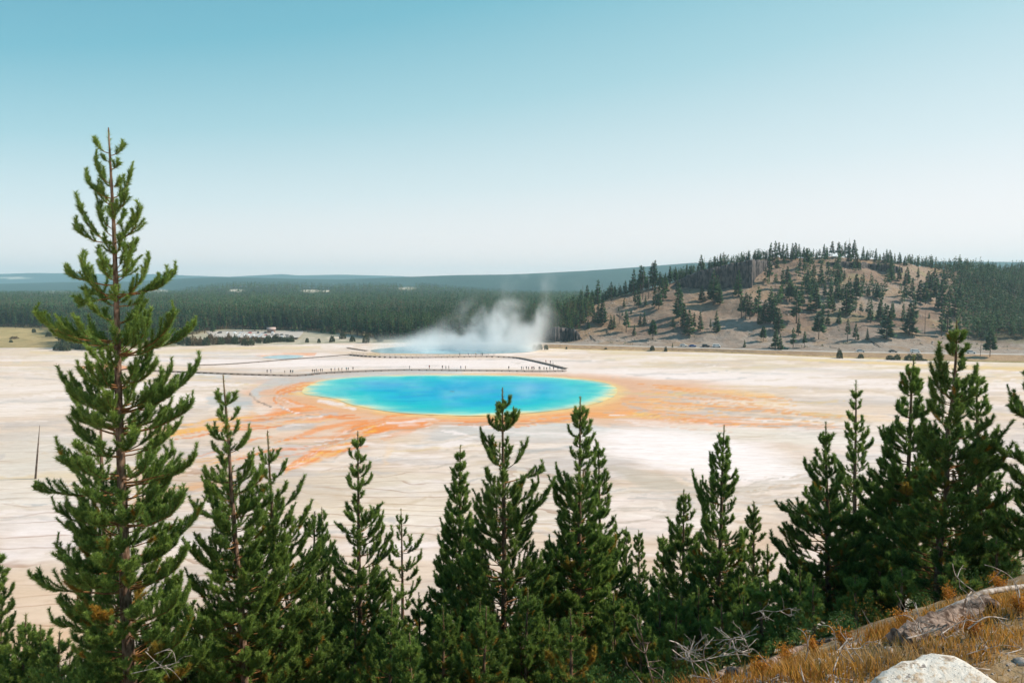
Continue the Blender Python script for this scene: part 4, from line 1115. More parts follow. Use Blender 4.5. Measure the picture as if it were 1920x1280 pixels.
HERO = [(288, 180, 268), (292, 229, 277), (303, 193, 297), (318, 226, 312), (345, 177, 297), (348, 222, 345), (372, 168, 336), (372, 250, 320), (385, 176, 352), (395, 248, 372), (398, 232, 362), (380, 190, 350),
        (458, 151, 430), (456, 162, 388), (456, 279, 394), (440, 246, 402), (430, 178, 378), (450, 236, 415), (444, 186, 400), (500, 175, 470), (512, 247, 460), (505, 228, 455), (535, 140, 512), (562, 132, 490), (560, 160, 486), (558, 311, 508), (560, 276, 482), (552, 303, 530), (530, 242, 484),
        (560, 158, 575), (575, 262, 566), (552, 150, 555), (645, 92, 582), (650, 108, 625), (640, 132, 612), (662, 138, 634), (665, 360, 584), (665, 305, 588), (660, 262, 592), (668, 330, 634), (655, 250, 620), (668, 345, 610),
        (770, 112, 700), (772, 148, 728), (775, 355, 677), (770, 320, 692), (765, 257, 687), (775, 342, 722), (810, 84, 746), (815, 98, 790), (812, 376, 748), (815, 330, 768), (805, 300, 772), (800, 140, 780),
        (930, 80, 850), (925, 106, 898), (905, 386, 846), (910, 345, 882), (915, 300, 872), (890, 130, 860), (1010, 122, 942), (1000, 150, 972), (985, 388, 900), (990, 332, 932), (1000, 300, 952),
        (1060, 102, 978), (1065, 130, 1012), (1050, 362, 962), (1055, 322, 1002), (1110, 80, 1032), (1110, 90, 1062), (1100, 372, 1012), (1105, 332, 1052), (1190, 68, 1098), (1180, 105, 1132), (1160, 372, 1082), (1170, 342, 1122),
        (1260, 110, 1192), (1240, 382, 1132), (1250, 332, 1192), (1300, 100, 1232), (1310, 382, 1222), (1330, 150, 1250), (1330, 320, 1260)]
HPROF = [(240, 3, 3), (300, 18, 15), (400, 32, 32), (480, 40, 45), (560, 48, 55), (660, 62, 75), (760, 82, 92), (860, 100, 115), (960, 100, 115), (1060, 110, 110), (1160, 115, 115), (1280, 115, 110)]
pine('very tall pine with open upcurved boughs, rising above the horizon', 12.0, (205, 240), (241, 1250), HPROF, 1, HERO, 330, .068, .0062, .60, 4, .095, .5, fill=[(240, .7), (560, .8), (700, 1.0), (860, 1.7), (1000, 2.2), (1300, 2.4)], depth_len=1.0, deadp=.035)
pine('thin pale young pine showing behind the very tallest pine', 16.5, (182, 692), (192, 900), [(692, 3, 3), (740, 12, 14), (800, 22, 22), (900, 30, 30), (1000, 40, 40), (1280, 50, 50)], 2, None, 200, .075, .008, .5, 4, .12, fill=.7)
pine('bushy pine standing next to the tallest one, with a bare reddish tip', 13.5, (419, 702), (452, 1150), [(702, 2, 2), (742, 18, 20), (775, 30, 34), (820, 38, 42), (860, 48, 50), (900, 78, 66), (950, 90, 78), (1000, 88, 80), (1060, 100, 100), (1160, 120, 115), (1280, 135, 120)], 3, None, 300, .068, .0068, .36, 5, .095, .12)
pine('pine with a long bare red leader and dense boughs left of the slim pine', 14.5, (502, 806), (516, 1060), [(806, 2, 2), (842, 18, 22), (880, 28, 38), (910, 40, 52), (940, 55, 60), (980, 62, 80), (1020, 75, 100), (1080, 100, 110), (1180, 125, 130), (1280, 135, 140)], 4, None, 290, .07, .007, .36, 5, .10, .28, deadp=.08)
pine('dark bushy pine filling the gap left of the slim pine', 17.0, (590, 958), (585, 1200), [(958, 4, 6), (990, 25, 30), (1030, 45, 40), (1080, 65, 55), (1160, 85, 80), (1280, 100, 90)], 5, None, 230, .078, .009, .36, 5, .11)
pine('little spindly pine top poking up left of the slim pine', 23.0, (603, 950), (606, 1100), [(950, 2, 2), (985, 12, 14), (1030, 18, 22), (1100, 30, 30), (1280, 50, 50)], 6, None, 170, .085, .011, .45, 5, .13)
pine('slim pine with a gap of bare trunk below its narrow top', 17.0, (671, 807), (676, 1250), [(807, 2, 2), (832, 10, 10), (865, 20, 20), (880, 24, 24), (905, 28, 28), (922, 20, 18), (928, 6, 6), (936, 8, 8), (945, 40, 45), (985, 50, 55), (1030, 60, 60), (1080, 72, 64), (1150, 85, 80), (1280, 100, 95)], 7, None, 250, .075, .0085, .34, 5, .105)
pine('sparse small pine with a bare lower trunk, between the slim pine and the twin spires', 20.0, (752, 952), (756, 1180), [(952, 2, 2), (985, 14, 16), (1010, 24, 34), (1040, 30, 45), (1070, 38, 40), (1120, 22, 35), (1200, 45, 45), (1280, 60, 60)], 8, None, 210, .08, .0095, .5, 4, .12, fill=.8)
pine('narrow dense spire pine just left of the broad central pine', 18.5, (863, 833), (862, 1200), [(833, 2, 2), (865, 11, 11), (910, 20, 18), (960, 30, 24), (1000, 42, 34), (1050, 52, 44), (1110, 66, 60), (1200, 90, 80), (1280, 105, 90)], 9, None, 260, .078, .009, .27, 6, .10)
pine('broad central pine whose tip stands before the blue pool', 16.0, (942, 726), (946, 1200), [(726, 2, 2), (760, 14, 18), (785, 22, 32), (815, 42, 34), (850, 46, 48), (890, 56, 66), (925, 60, 78), (970, 62, 76), (1020, 82, 90), (1070, 100, 108), (1160, 120, 125), (1280, 135, 135)], 10, [(905, 1024, 892), (880, 990, 832), (860, 903, 820), (800, 972, 778)], 280, .074, .0078, .35, 5, .10, .1)
pine('tall pine right of the broad central pine, its tip at the pool rim', 17.0, (1088, 742), (1085, 1250), [(742, 2, 2), (772, 10, 14), (800, 20, 24), (840, 26, 34), (870, 36, 38), (900, 46, 44), (940, 50, 52), (1000, 58, 76), (1060, 82, 90), (1130, 100, 110), (1280, 130, 130)], 11, [(925, 1042, 874), (960, 1033, 905)], 290, .074, .008, .31, 6, .10, .1)
pine('slender pine half hidden behind the right flank of the pool rim pine', 19.5, (1122, 828), (1128, 1150), [(828, 2, 2), (860, 8, 14), (900, 16, 26), (950, 24, 36), (1000, 35, 45), (1080, 50, 60), (1280, 80, 80)], 12, None, 230, .08, .0095, .32, 5, .11)
pine('smallest pointed pine top right of the pool rim pine', 30.0, (1174, 986), (1176, 1150), [(986, 2, 2), (1010, 8, 9), (1050, 14, 15), (1100, 22, 22), (1280, 40, 40)], 13, None, 170, .09, .013, .4, 6, .14)
pine('second small pointed pine top right of the pool rim pine', 29.0, (1197, 992), (1199, 1150), [(992, 2, 2), (1020, 10, 10), (1060, 18, 16), (1110, 26, 24), (1280, 45, 45)], 14, None, 170, .09, .013, .4, 6, .14)
pine('small pine top left of the dark young pine', 24.0, (1243, 1000), (1243, 1160), [(1000, 2, 2), (1030, 14, 14), (1080, 26, 26), (1140, 40, 40), (1280, 60, 60)], 15, None, 190, .085, .011, .34, 6, .12)
pine('dark young pine hugging the left side of the feathery pine', 19.5, (1282, 916), (1280, 1200), [(916, 2, 2), (945, 14, 14), (980, 26, 26), (1010, 38, 34), (1060, 52, 44), (1120, 62, 60), (1280, 85, 85)], 16, None, 250, .08, .0095, .30, 6, .105)
pine('feathery evenly pointed pine standing before the white pan', 18.0, (1358, 796), (1345, 1160), [(796, 2, 2), (825, 12, 10), (855, 24, 20), (890, 38, 28), (920, 52, 32), (960, 48, 40), (1000, 50, 52), (1040, 56, 62), (1090, 66, 74), (1160, 80, 80), (1280, 95, 95)], 17, [(975, 1302, 893), (1010, 1310, 920)], 270, .074, .0085, .29, 6, .10, .06)
pine('narrow young pine right of the feathery pine', 20.5, (1413, 938), (1412, 1200), [(938, 2, 2), (965, 10, 12), (1000, 18, 18), (1050, 26, 26), (1120, 38, 38), (1280, 60, 60)], 18, None, 220, .08, .0095, .33, 5, .11)
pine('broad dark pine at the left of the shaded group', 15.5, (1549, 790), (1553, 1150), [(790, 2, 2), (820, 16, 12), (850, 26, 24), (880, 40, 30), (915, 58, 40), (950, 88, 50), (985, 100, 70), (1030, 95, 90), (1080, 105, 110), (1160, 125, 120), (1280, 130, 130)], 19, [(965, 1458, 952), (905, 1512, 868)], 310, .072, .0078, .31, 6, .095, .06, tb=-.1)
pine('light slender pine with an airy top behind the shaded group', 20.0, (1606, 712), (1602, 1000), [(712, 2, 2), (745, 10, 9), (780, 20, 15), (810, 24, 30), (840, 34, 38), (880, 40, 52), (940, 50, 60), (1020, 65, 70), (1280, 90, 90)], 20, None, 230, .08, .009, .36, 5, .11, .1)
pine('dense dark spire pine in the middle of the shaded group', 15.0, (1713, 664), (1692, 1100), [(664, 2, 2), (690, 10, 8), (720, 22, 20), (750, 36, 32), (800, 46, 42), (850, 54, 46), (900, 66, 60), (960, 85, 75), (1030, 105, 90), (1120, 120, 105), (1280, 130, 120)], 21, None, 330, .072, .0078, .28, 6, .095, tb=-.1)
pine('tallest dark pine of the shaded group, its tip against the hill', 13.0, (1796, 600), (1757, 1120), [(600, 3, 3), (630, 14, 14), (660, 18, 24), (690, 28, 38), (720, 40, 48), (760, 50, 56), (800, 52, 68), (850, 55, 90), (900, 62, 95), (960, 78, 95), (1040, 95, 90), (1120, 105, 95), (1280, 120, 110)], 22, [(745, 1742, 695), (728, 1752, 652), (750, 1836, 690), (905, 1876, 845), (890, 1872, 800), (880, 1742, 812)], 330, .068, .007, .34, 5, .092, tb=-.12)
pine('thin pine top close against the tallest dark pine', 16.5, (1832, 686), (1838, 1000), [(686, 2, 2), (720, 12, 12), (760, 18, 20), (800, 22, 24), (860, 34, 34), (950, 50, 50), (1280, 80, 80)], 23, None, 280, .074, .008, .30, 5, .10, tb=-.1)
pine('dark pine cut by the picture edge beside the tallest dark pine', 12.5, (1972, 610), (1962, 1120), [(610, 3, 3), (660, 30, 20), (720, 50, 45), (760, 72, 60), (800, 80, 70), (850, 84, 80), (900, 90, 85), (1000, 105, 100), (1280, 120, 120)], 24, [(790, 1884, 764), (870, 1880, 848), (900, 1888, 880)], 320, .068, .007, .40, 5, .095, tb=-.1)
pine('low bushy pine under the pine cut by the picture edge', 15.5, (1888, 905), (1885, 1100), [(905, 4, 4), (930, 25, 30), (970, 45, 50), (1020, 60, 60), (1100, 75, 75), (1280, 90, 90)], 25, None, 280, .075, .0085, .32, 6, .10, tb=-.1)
pine('pine cut by the left picture edge with its tip showing', 16.0, (-6, 1022), (2, 1280), [(1022, 2, 3), (1055, 14, 18), (1100, 26, 30), (1150, 32, 34), (1280, 60, 60)], 26, None, 250, .076, .0085, .34, 5, .10)
pine('low pine in the bottom left corner with a leaning tip', 15.0, (48, 1150), (42, 1280), [(1150, 3, 3), (1180, 16, 14), (1215, 36, 34), (1260, 48, 52), (1320, 65, 65)], 27, None, 260, .076, .0085, .3, 6, .10)
# understory: the young pines that close the slope between the larger ones
UNDER = [(300, 1160, 15.5, 'young pine low behind the trunk of the tallest pine'), (385, 1130, 17.5, 'young pine low at the foot of the bushy pine beside the tallest'), (480, 1120, 19, 'young pine low under the pine with the long red leader'), (560, 1130, 16, 'young pine low left of the slim pine trunk, yellowing within'),
         (640, 1120, 20, 'dark young pine low beside the slim pine trunk'), (715, 1150, 16.5, 'young pine low right of the slim pine trunk'), (785, 1110, 19, 'young pine low left of the narrow dense spire'), (832, 1130, 15.5, 'young pine low before the narrow dense spire'),
         (900, 1120, 15, 'young pine low at the left foot of the broad central pine'), (990, 1100, 14.5, 'young pine low at the right foot of the broad central pine, ochre within'), (1040, 1060, 20, 'young pine low between the two central pines'), (1150, 1110, 15.5, 'young pine low right of the pool rim pine'),
         (1195, 1080, 18, 'dark young pine low before the small pointed tops'), (1235, 1100, 15, 'dark young pine low left of the bleached branch tangle'), (1310, 1100, 16, 'dark young pine low behind the bleached branch tangle'), (1385, 1080, 17, 'young pine low right of the feathery pine trunk'),
         (1440, 1020, 17.5, 'dark young pine low at the left skirt of the shaded group'), (1500, 1060, 14, 'dark young pine low before the broad shaded pine'), (1590, 1010, 16.5, 'dark young pine low inside the shaded group'), (1650, 1010, 14.5, 'dark young pine low before the dense dark spire'),
         (1830, 1000, 15, 'dark young pine low right of the tallest dark pine'), (1730, 1030, 17, 'dark young pine low behind the tallest dark pine'), (130, 1230, 16, 'young pine low left of the tallest pine trunk'), (200, 1200, 18, 'young pine low hidden behind the tallest pine trunk'), (1100, 1160, 19, 'young pine low at the foot of the pool rim pine'),
         (1425, 1085, 13.0, 'low dark young pine behind the forked bare branch'), (1352, 1130, 12.5, 'low dark young pine right behind the bleached tangle'), (1525, 1095, 12.0, 'low dark young pine behind the thin arched twig'), (1605, 1080, 12.5, 'low dark young pine behind the stick cluster'),
         (1690, 1065, 12.0, 'low dark young pine behind the upright forked twig'), (1790, 1045, 11.5, 'low dark young pine behind the crooked branch'), (1868, 1010, 12.0, 'low dark young pine behind the arched branch'), (1268, 1150, 12.5, 'low dark young pine left behind the bleached tangle'), (1475, 1080, 15.0, 'low dark young pine before the left skirt of the shaded group')]
for i, (px, py, d, lab) in enumerate(UNDER):
    wd = rnd.uniform(.9, 1.2)
    pine(lab, d, (px, py), (px + rnd.uniform(-8, 8), py + 200), [(py, 3, 3), (py + 35, 20 * wd, 20 * wd), (py + 80, 42 * wd, 42 * wd), (py + 150, 66 * wd, 66 * wd), (py + 260, 90, 90)], 40 + i, None, 240, .08, .0095, .30, 6, .105, group='young pines closing the slope', deadp=.16, ymax=1360, tb=-.05)

xs_ = np.arange(62, 1450, 60.0)
for i, px in enumerate(xs_):
    px = px + rnd.uniform(-16, 16); py = rnd.uniform(1120, 1205) - (30 if px > 1150 else 0); d = rnd.uniform(12.5, 15.5) if px > 420 else rnd.uniform(14, 17); wd = rnd.uniform(.9, 1.25)
    if 190 < px < 330: py += 40
    pine(f"low young pine in the bottom row of dark green, {ordinal(i, len(xs_)) if 0 < i < len(xs_) - 1 else ('leftmost of them' if i == 0 else 'rightmost of them')}", d, (px, py), (px + rnd.uniform(-8, 8), py + 200), [(py, 3, 3), (py + 30, 22 * wd, 22 * wd), (py + 70, 46 * wd, 46 * wd), (py + 140, 72 * wd, 72 * wd)], 100 + i, None, 230, .08, .0098, .30, 6, .105, group='young pines closing the slope', deadp=.20, ymax=1370, tb=-.05)

# low green undergrowth that covers the slope under the pines
ru = np.random.default_rng(88); UV = []; ut = []; ud = []
for k in range(520):
    px = ru.uniform(60, 2050); d = ru.uniform(7.0, 24) ; x = (px - 960) / F * d; s_ = (x - .86) * -.43 + (d - 4.6) * .9
    if s_ < 2.8: continue
    z = float(slope_z(np.array(x), np.array(d))); hh = ru.uniform(.30, .70); rw = hh * ru.uniform(.6, 1.0); nl_ = 330
    u = norm(ru.normal(size=(nl_, 3))); u[:, 2] = np.abs(u[:, 2]); P = u * [rw, rw, hh] * (ru.uniform(.35, 1.0, nl_) ** .5)[:, None] + [x, d, z]
    a = norm(ru.normal(size=(nl_, 3))) * ru.uniform(.015, .035, nl_)[:, None]; b = norm(np.cross(a, ru.normal(size=(nl_, 3)))) * .007
    UV.append(np.stack([P - a, P + b, P + a], 1).reshape(-1, 3)); ut.append(np.repeat(np.clip(ru.uniform(-.3, .1) + ru.uniform(0, .3, nl_), 0, 1), 3)); ud.append(np.repeat((ru.random(nl_) < (.5 if ru.random() < .12 else .05)) * .8, 3))
UV = np.vstack(UV); tag(link('undergrowth', mesh('undergrowth', UV, np.arange(len(UV)).reshape(-1, 3), [M['needle']], False, {'tint': np.concatenate(ut), 'dead': np.concatenate(ud)})), kind='stuff')

# ------------------------------------------------------------------ the ledge: boulder, rotten logs, bleached branches, dry grass
def on_ledge(px, py):
    """point of the near ground seen at a pixel"""
    ds = np.linspace(2.0, 12, 500); q = dpt(px, py, ds)
    gap = q[2] - slope_z(q[0], q[1]); k = int(np.argmax(gap < 0)) if (gap < 0).any() else int(np.argmin(gap))
    return np.array([q[0][k], q[1][k], q[2][k]])

def rock_mesh(name, r, mats, seed, sub=4, flat=.7, rough_=.25):
    import bmesh
    bm = bmesh.new(); bmesh.ops.create_icosphere(bm, subdivisions=sub, radius=1)
    V = np.array([v.co for v in bm.verts])
    n = fbm(V[:, 0] * 1.6 + seed, V[:, 1] * 1.6 + V[:, 2] * 2.1, 4, seed) - .5
    n2 = fbm(V[:, 0] * 6 + V[:, 2] * 4, V[:, 1] * 6 - V[:, 2] * 5, 4, seed + 3) - .5
    V = V * (1 + n * rough_ * 2 + n2 * rough_ * .5)[:, None]
    # a few flat breaks
    rr = np.random.default_rng(seed)
    for _ in range(5 if sub < 5 else 11):
        a = norm(rr.normal(size=3)); lim = rr.uniform(.62, .86) if sub == 5 else rr.uniform(.72, .92); dd_ = V @ a
        V -= np.where(dd_ > lim, (dd_ - lim) * .85, 0)[:, None] * a
    V = V * np.array([1, 1, flat]) * r
    for v, c_ in zip(bm.verts, V): v.co = c_
    me = bpy.data.meshes.new(name); bm.to_mesh(me); bm.free()
    for m_ in mats: me.materials.append(m_)
    me.polygons.foreach_set('use_smooth', np.ones(len(me.polygons), bool))
    return me
m, t = newmat('lichen_boulder')
n = t.noise(3.0, 8, .7); n2 = t.noise(11, 6, .7); n3 = t.noise(32, 4, .6)
b = t.mix(t.maprange(n, .35, .62), (.54, .47, .39), (.74, .68, .61))
b = t.mix(t.maprange(n2, .52, .62, 0, .8), b, (.46, .32, .20))
nb_ = t.noise(5.5, 7, .75); b = t.mix(t.maprange(nb_, .60, .68, 0, .85), b, (.20, .155, .13))
nc_ = t.noise(4.0, 5, .7, stretch=(1, .25, 1)); b = t.mix(t.maprange(nc_, .62, .66, 0, .7), b, (.16, .12, .10))
b = t.mix(t.maprange(n2, .44, .36, 0, .8), b, (.66, .62, .57))
b = t.mix(t.maprange(n3, .60, .68, 0, .8), b, (.12, .09, .08))
t.out(t.principled(b, .92, .1, n2, .8, .04).outputs[0])
M['boulder'] = m
M['stone'] = simple('grey_stone', (.20, .17, .155), (.46, .41, .37), 12, .92, .1, .8, .02, detail=7)
bp = dpt(1796, 1363, 4.1)
bo = link('boulder', rock_mesh('boulder', .50, [M['boulder']], 4, 5, .62, .19), None, tuple(bp)); bo.rotation_euler = (.06, .10, .5); bo.scale = (1.42, 1.0, 1.2)
tag(bo, 'large pale lichen-spotted boulder in the bottom right corner', 'boulder')
ROCKS = [(1538, 1250, .085, 'dark grey angular stone left of the pale boulder'), (1432, 1250, .06, 'small grey stone beside the cut log end'), (1465, 1272, .05, 'low grey stone at the bottom edge by the orange grass'), (1500, 1262, .04, 'small pale stone between the grey stones'), (1590, 1248, .06, 'grey stone touching the shadow of the pale boulder'),
         (1405, 1268, .045, 'little stone right below the curled dead branch'), (1840, 1218, .06, 'dark stone in the orange grass behind the boulder'), (1668, 1222, .05, 'dark stone under the end of the rotten log'), (1560, 1275, .05, 'stone at the bottom edge left of the boulder'), (1912, 1242, .05, 'stone at the right picture edge')]
for i, (px, py, r_0, lab) in enumerate(ROCKS):
    P = on_ledge(px, py)
    o = link('rock', rock_mesh('rock', r_0, [M['stone']], 20 + i, 3, .7, .3), None, (P[0], P[1], P[2] + r_0 * .15)); o.rotation_euler = (rnd.uniform(-.3, .3), rnd.uniform(-.3, .3), rnd.uniform(0, 6))
    tag(o, lab, 'rock', 'stones on the near ledge')
# gravel too fine to count
gv = MB(); rr = np.random.default_rng(77)
for k in range(2600):
    px = rr.uniform(1380, 1930) if k < 1300 else rr.uniform(1390, 1600)
    a = rr.uniform(2.2, 7.2) if k < 1300 else rr.uniform(4.3, 5.8); P = np.array([(px - 960) / F * a, a, 0]); 
    s_ = (P[0] - .86) * -.43 + (P[1] - 4.6) * .9
    if s_ > .35: continue
    P[2] = slope_z(P[0:1], P[1:2])[0]; q = rr.uniform(.006, .022)
    V = np.array([[1, 0, 0], [-.5, .8, 0], [-.5, -.8, 0], [0, 0, .9], [0, 0, -.6]]) * q * rr.uniform(.6, 1.3, (5, 3)) + P
    gv.add(V, None, [[0, 1, 3], [1, 2, 3], [2, 0, 3], [1, 0, 4], [2, 1, 4], [0, 2, 4]])
tag(link('gravel', gv.mesh('gravel', [M['stone']])), kind='stuff')

def log(name, pts, rad, mat, label, seed, lift=.6, sides=14, bump=.18):
    """a fallen trunk lying along pixels on the ledge; rough bark, broken ends"""
    r = np.random.default_rng(seed)
    K = np.array([on_ledge(*p) for p in pts]); K[:, 2] += np.array(rad) * lift
    P = catmull(K, 14, False); rd = np.interp(np.linspace(0, 1, len(P)), np.linspace(0, 1, len(rad)), rad)
    P[:, 2] += (fbm(np.linspace(0, 6, len(P)), np.full(len(P), seed), 2, seed) - .5) * .03
    mb = MB(); mb.tube(P, rd, sides)
    V = mb.v[0]; m_ = len(P); body = V[:m_ * sides].reshape(m_, sides, 3)
    c_ = P[:, None, :]; i, j = np.meshgrid(np.arange(m_), np.arange(sides), indexing='ij')
    k = 1 + (fbm(i * .35 + seed, np.minimum(j, sides - j) * .8, 3, seed) - .5) * 2 * bump
    body = c_ + (body - c_) * k[..., None]; V[:m_ * sides] = body.reshape(-1, 3); mb.v[0] = V
    o = link(name, mb.mesh(name, [mat], True))
    return tag(o, label, 'log', 'fallen logs on the near ledge')
log('fallen_log', [(1688, 1212), (1740, 1192), (1800, 1165), (1860, 1140)], [.10, .115, .105, .08], M['rotten_wood'], 'crumbling brown rotten log right behind the pale boulder', 3, .45, 18, .55)
log('fallen_log', [(1756, 1160), (1800, 1148), (1848, 1128), (1925, 1112)], [.022, .030, .030, .024], M['dead_wood'], 'smooth pale grey log lying on top of the rotten log', 4, 3.2)
log('fallen_log', [(1400, 1262), (1452, 1240), (1500, 1216), (1560, 1200)], [.03, .045, .045, .03], M['rotten_wood'], 'thin half buried log left of the orange grass', 5, .3, 12, .3)
log('fallen_log', [(1556, 1232), (1600, 1214), (1650, 1196)], [.022, .028, .02], M['dead_wood'], 'short pale log among thin sticks left of the boulder', 6, .6, 10, .2)
log('fallen_log', [(1348, 1274), (1366, 1262), (1385, 1262)], [.055, .06, .055], M['rotten_wood'], 'stub of a round cut log at the bottom edge', 7, .5)

def dead_branch(label, stems, d, rad=.012, seed=0, forks=4, mat='dead_wood'):
    """stems: polylines of pixels at about the depth d; thin forks grow from them"""
    r = np.random.default_rng(seed); mb = MB()
    def grow(P, r0, lvl, nf):
        P = catmull(P, 5, False); n = len(P)
        mb.tube(P, np.linspace(r0, r0 * .35, n), 5)
        L = np.linalg.norm(np.diff(P, axis=0), axis=1).sum()
        if lvl <= 0: return
        for _ in range(nf):
            k = r.integers(n // 4, n - 1); T = norm(P[min(k + 1, n - 1)] - P[k - 1])
            dr = norm(T * .6 + r.normal(size=3) * np.array([.8, .5, .7]) + np.array([0, 0, .25]))
            l = L * r.uniform(.18, .42); b = dr + r.normal(size=3) * .35
            grow(np.array([P[k], P[k] + dr * l * .5, P[k] + dr * l * .5 + norm(b) * l * .5]), r0 * .55, lvl - 1, max(1, nf // 2))
    first = None
    for S_ in stems:
        K = np.array([dpt(x, y, d + r.uniform(-.10, .10)) for x, y in S_])
        if first is None: first = catmull(K, 6, False)
        else:
            dm = np.linalg.norm(first[:, None] - K[None], axis=2); ia, ib = np.unravel_index(dm.argmin(), dm.shape)
            if dm.min() > .004:      # every stem springs from the first one
                if ib == 0: K = np.vstack([first[ia], K])
                elif ib == len(K) - 1: K = np.vstack([K, first[ia]])
                else: K[ib] = first[ia]
        grow(K, rad * .72 * r.uniform(.75, 1.1), 2, forks)
    o = link('dead_branch', mb.mesh('dead_branch', [M[mat]], True))
    return tag(o, label, 'dead branch', 'dead branches on the near slope')
dead_branch('bleached tangle of curved dead branches at the foot of the feathery pine', [[(1340, 1282), (1325, 1262), (1296, 1235), (1293, 1222), (1320, 1216)], [(1255, 1200), (1272, 1206), (1300, 1232), (1345, 1246)], [(1336, 1280), (1322, 1240), (1324, 1210), (1330, 1204)], [(1260, 1217), (1275, 1228), (1310, 1240), (1355, 1228)], [(1300, 1266), (1330, 1272), (1345, 1278)], [(1312, 1282), (1300, 1250), (1292, 1225)]], 5.4, .0085, 1, 5)
dead_branch('upright grey dead sapling standing left of the bleached tangle', [[(1228, 1290), (1214, 1240), (1206, 1205), (1202, 1180)], [(1216, 1250), (1235, 1262), (1248, 1280)], [(1210, 1225), (1214, 1205)]], 6.0, .012, 2, 4, 'rotten_wood')
dead_branch('leaning brown dead stick at the bottom edge under the pool rim pine', [[(1215, 1296), (1190, 1262), (1172, 1240)]], 6.5, .010, 3, 3, 'rotten_wood')
dead_branch('curled knobbly dead branch right of the bleached tangle', [[(1388, 1240), (1378, 1215), (1374, 1198), (1385, 1194), (1400, 1200)], [(1405, 1220), (1393, 1190), (1386, 1175)], [(1390, 1222), (1412, 1216), (1432, 1236)], [(1368, 1215), (1370, 1200), (1378, 1196)]], 5.6, .010, 4, 5)
dead_branch('forked bare branch reaching sideways across dark pines', [[(1408, 1150), (1430, 1144), (1455, 1146), (1478, 1140), (1487, 1142)], [(1425, 1145), (1438, 1156), (1452, 1164)], [(1462, 1144), (1476, 1152), (1484, 1154)], [(1418, 1160), (1432, 1154)]], 6.4, .0065, 5, 3)
dead_branch('thin arched grey twig over the orange grass', [[(1510, 1238), (1515, 1210), (1508, 1186), (1494, 1176)]], 5.6, .0075, 6, 1)
dead_branch('short pale bent stick standing in the orange grass', [[(1508, 1278), (1502, 1255), (1500, 1246)]], 4.8, .011, 7, 1)
dead_branch('cluster of thin sticks leaning by the short pale log', [[(1562, 1258), (1574, 1225), (1588, 1200)], [(1602, 1240), (1594, 1215), (1600, 1196)], [(1618, 1240), (1606, 1216), (1598, 1196)], [(1612, 1214), (1625, 1202), (1634, 1203)], [(1570, 1218), (1566, 1195), (1564, 1182)]], 5.0, .007, 8, 3)
dead_branch('upright forked twig at the left end of the rotten log', [[(1724, 1186), (1722, 1155), (1716, 1128)], [(1722, 1180), (1712, 1160), (1694, 1152)], [(1718, 1185), (1702, 1172), (1690, 1190)], [(1728, 1185), (1740, 1172), (1750, 1170)]], 5.3, .008, 9, 2)
dead_branch('crooked branch standing on the pale grey log', [[(1806, 1142), (1812, 1120), (1822, 1106), (1810, 1096), (1792, 1078), (1786, 1056)], [(1816, 1118), (1826, 1110)], [(1813, 1125), (1818, 1138)]], 5.9, .0095, 10, 3)
dead_branch('long thin arched branch near the right picture edge', [[(1912, 1120), (1908, 1100), (1892, 1078), (1866, 1064), (1845, 1058)]], 6.2, .0075, 11, 2)
dead_branch('grey sticks lying across the rotten log', [[(1762, 1190), (1800, 1166), (1850, 1156)], [(1815, 1178), (1860, 1168), (1890, 1160)], [(1700, 1196), (1730, 1188), (1765, 1176)]], 5.2, .0085, 12, 4)
dead_branch('pale sticks lying in the dry grass behind the boulder', [[(1812, 1226), (1845, 1216), (1880, 1208)], [(1850, 1220), (1842, 1200)], [(1885, 1225), (1915, 1215)]], 5.0, .006, 13, 2)
dead_branch('spray of grey dead twigs at the trunk of the tallest pine', [[(246, 1262), (290, 1252), (330, 1242), (336, 1240)], [(272, 1220), (300, 1232), (332, 1240)], [(310, 1248), (325, 1258), (340, 1275)], [(290, 1226), (312, 1218), (325, 1222)]], 11.0, .011, 14, 3)
dead_branch('dead twigs in the shade under the tallest dark pine', [[(1640, 1180), (1626, 1160), (1615, 1140)], [(1697, 1155), (1690, 1130), (1680, 1112)]], 7.2, .006, 15, 2)

# fallen twigs too many to count
tw = MB(); rr = np.random.default_rng(78)
for k in range(420):
    px = rr.uniform(1330, 1940); a = rr.uniform(3.0, 6.6); x_ = (px - 960) / F * a
    if (x_ - .86) * -.43 + (a - 4.6) * .9 > .6: continue
    az = rr.uniform(0, 6.28); l = rr.uniform(.05, .22); q = []
    for f in (0, .5, 1):
        xx = x_ + math.cos(az) * l * f + rr.normal(0, .008); yy = a + math.sin(az) * l * f; q.append([xx, yy, float(slope_z(np.array(xx), np.array(yy))) + .012 + rr.uniform(0, .035) * f])
    tw.tube(q, [.0045, .0035, .0018], 4)
tag(link('twig_litter', tw.mesh('twig_litter', [M['dead_wood']])), kind='stuff')

# dry grass: blades in tufts, orange and straw, with some green at the foot
rr = np.random.default_rng(31)
NB = 60000
gy = 2.3 + (7.6 - 2.3) * rr.uniform(0, 1, NB) ** .9; gx = rr.uniform(-.1, .82, NB) * gy
s_ = (gx - .86) * -.43 + (gy - 4.6) * .9
cl = fbm(gx / .35, gy / .35, 3, 7); cl2 = fbm(gx / 1.1 + 5, gy / 1.1, 3, 11)
keep_ = (s_ < .75) & (rr.random(NB) < np.clip((cl - .36) * 3.2, 0.06, 1) * np.where(s_ > -.75, 1.0, .55) + .35 * ((s_ > -.55) & (s_ < .6))) & (gx > .9)
gx, gy, s_, cl, cl2 = gx[keep_], gy[keep_], s_[keep_], cl[keep_], cl2[keep_]
n = len(gx); gz_ = slope_z(gx, gy)
h = rr.uniform(.03, .125, n) ** 1.0 * (.6 + cl * .9) * np.where(s_ > -.6, 1.15, .8); a = rr.uniform(0, 6.28, n); ln_ = rr.uniform(.15, .75, n) * h
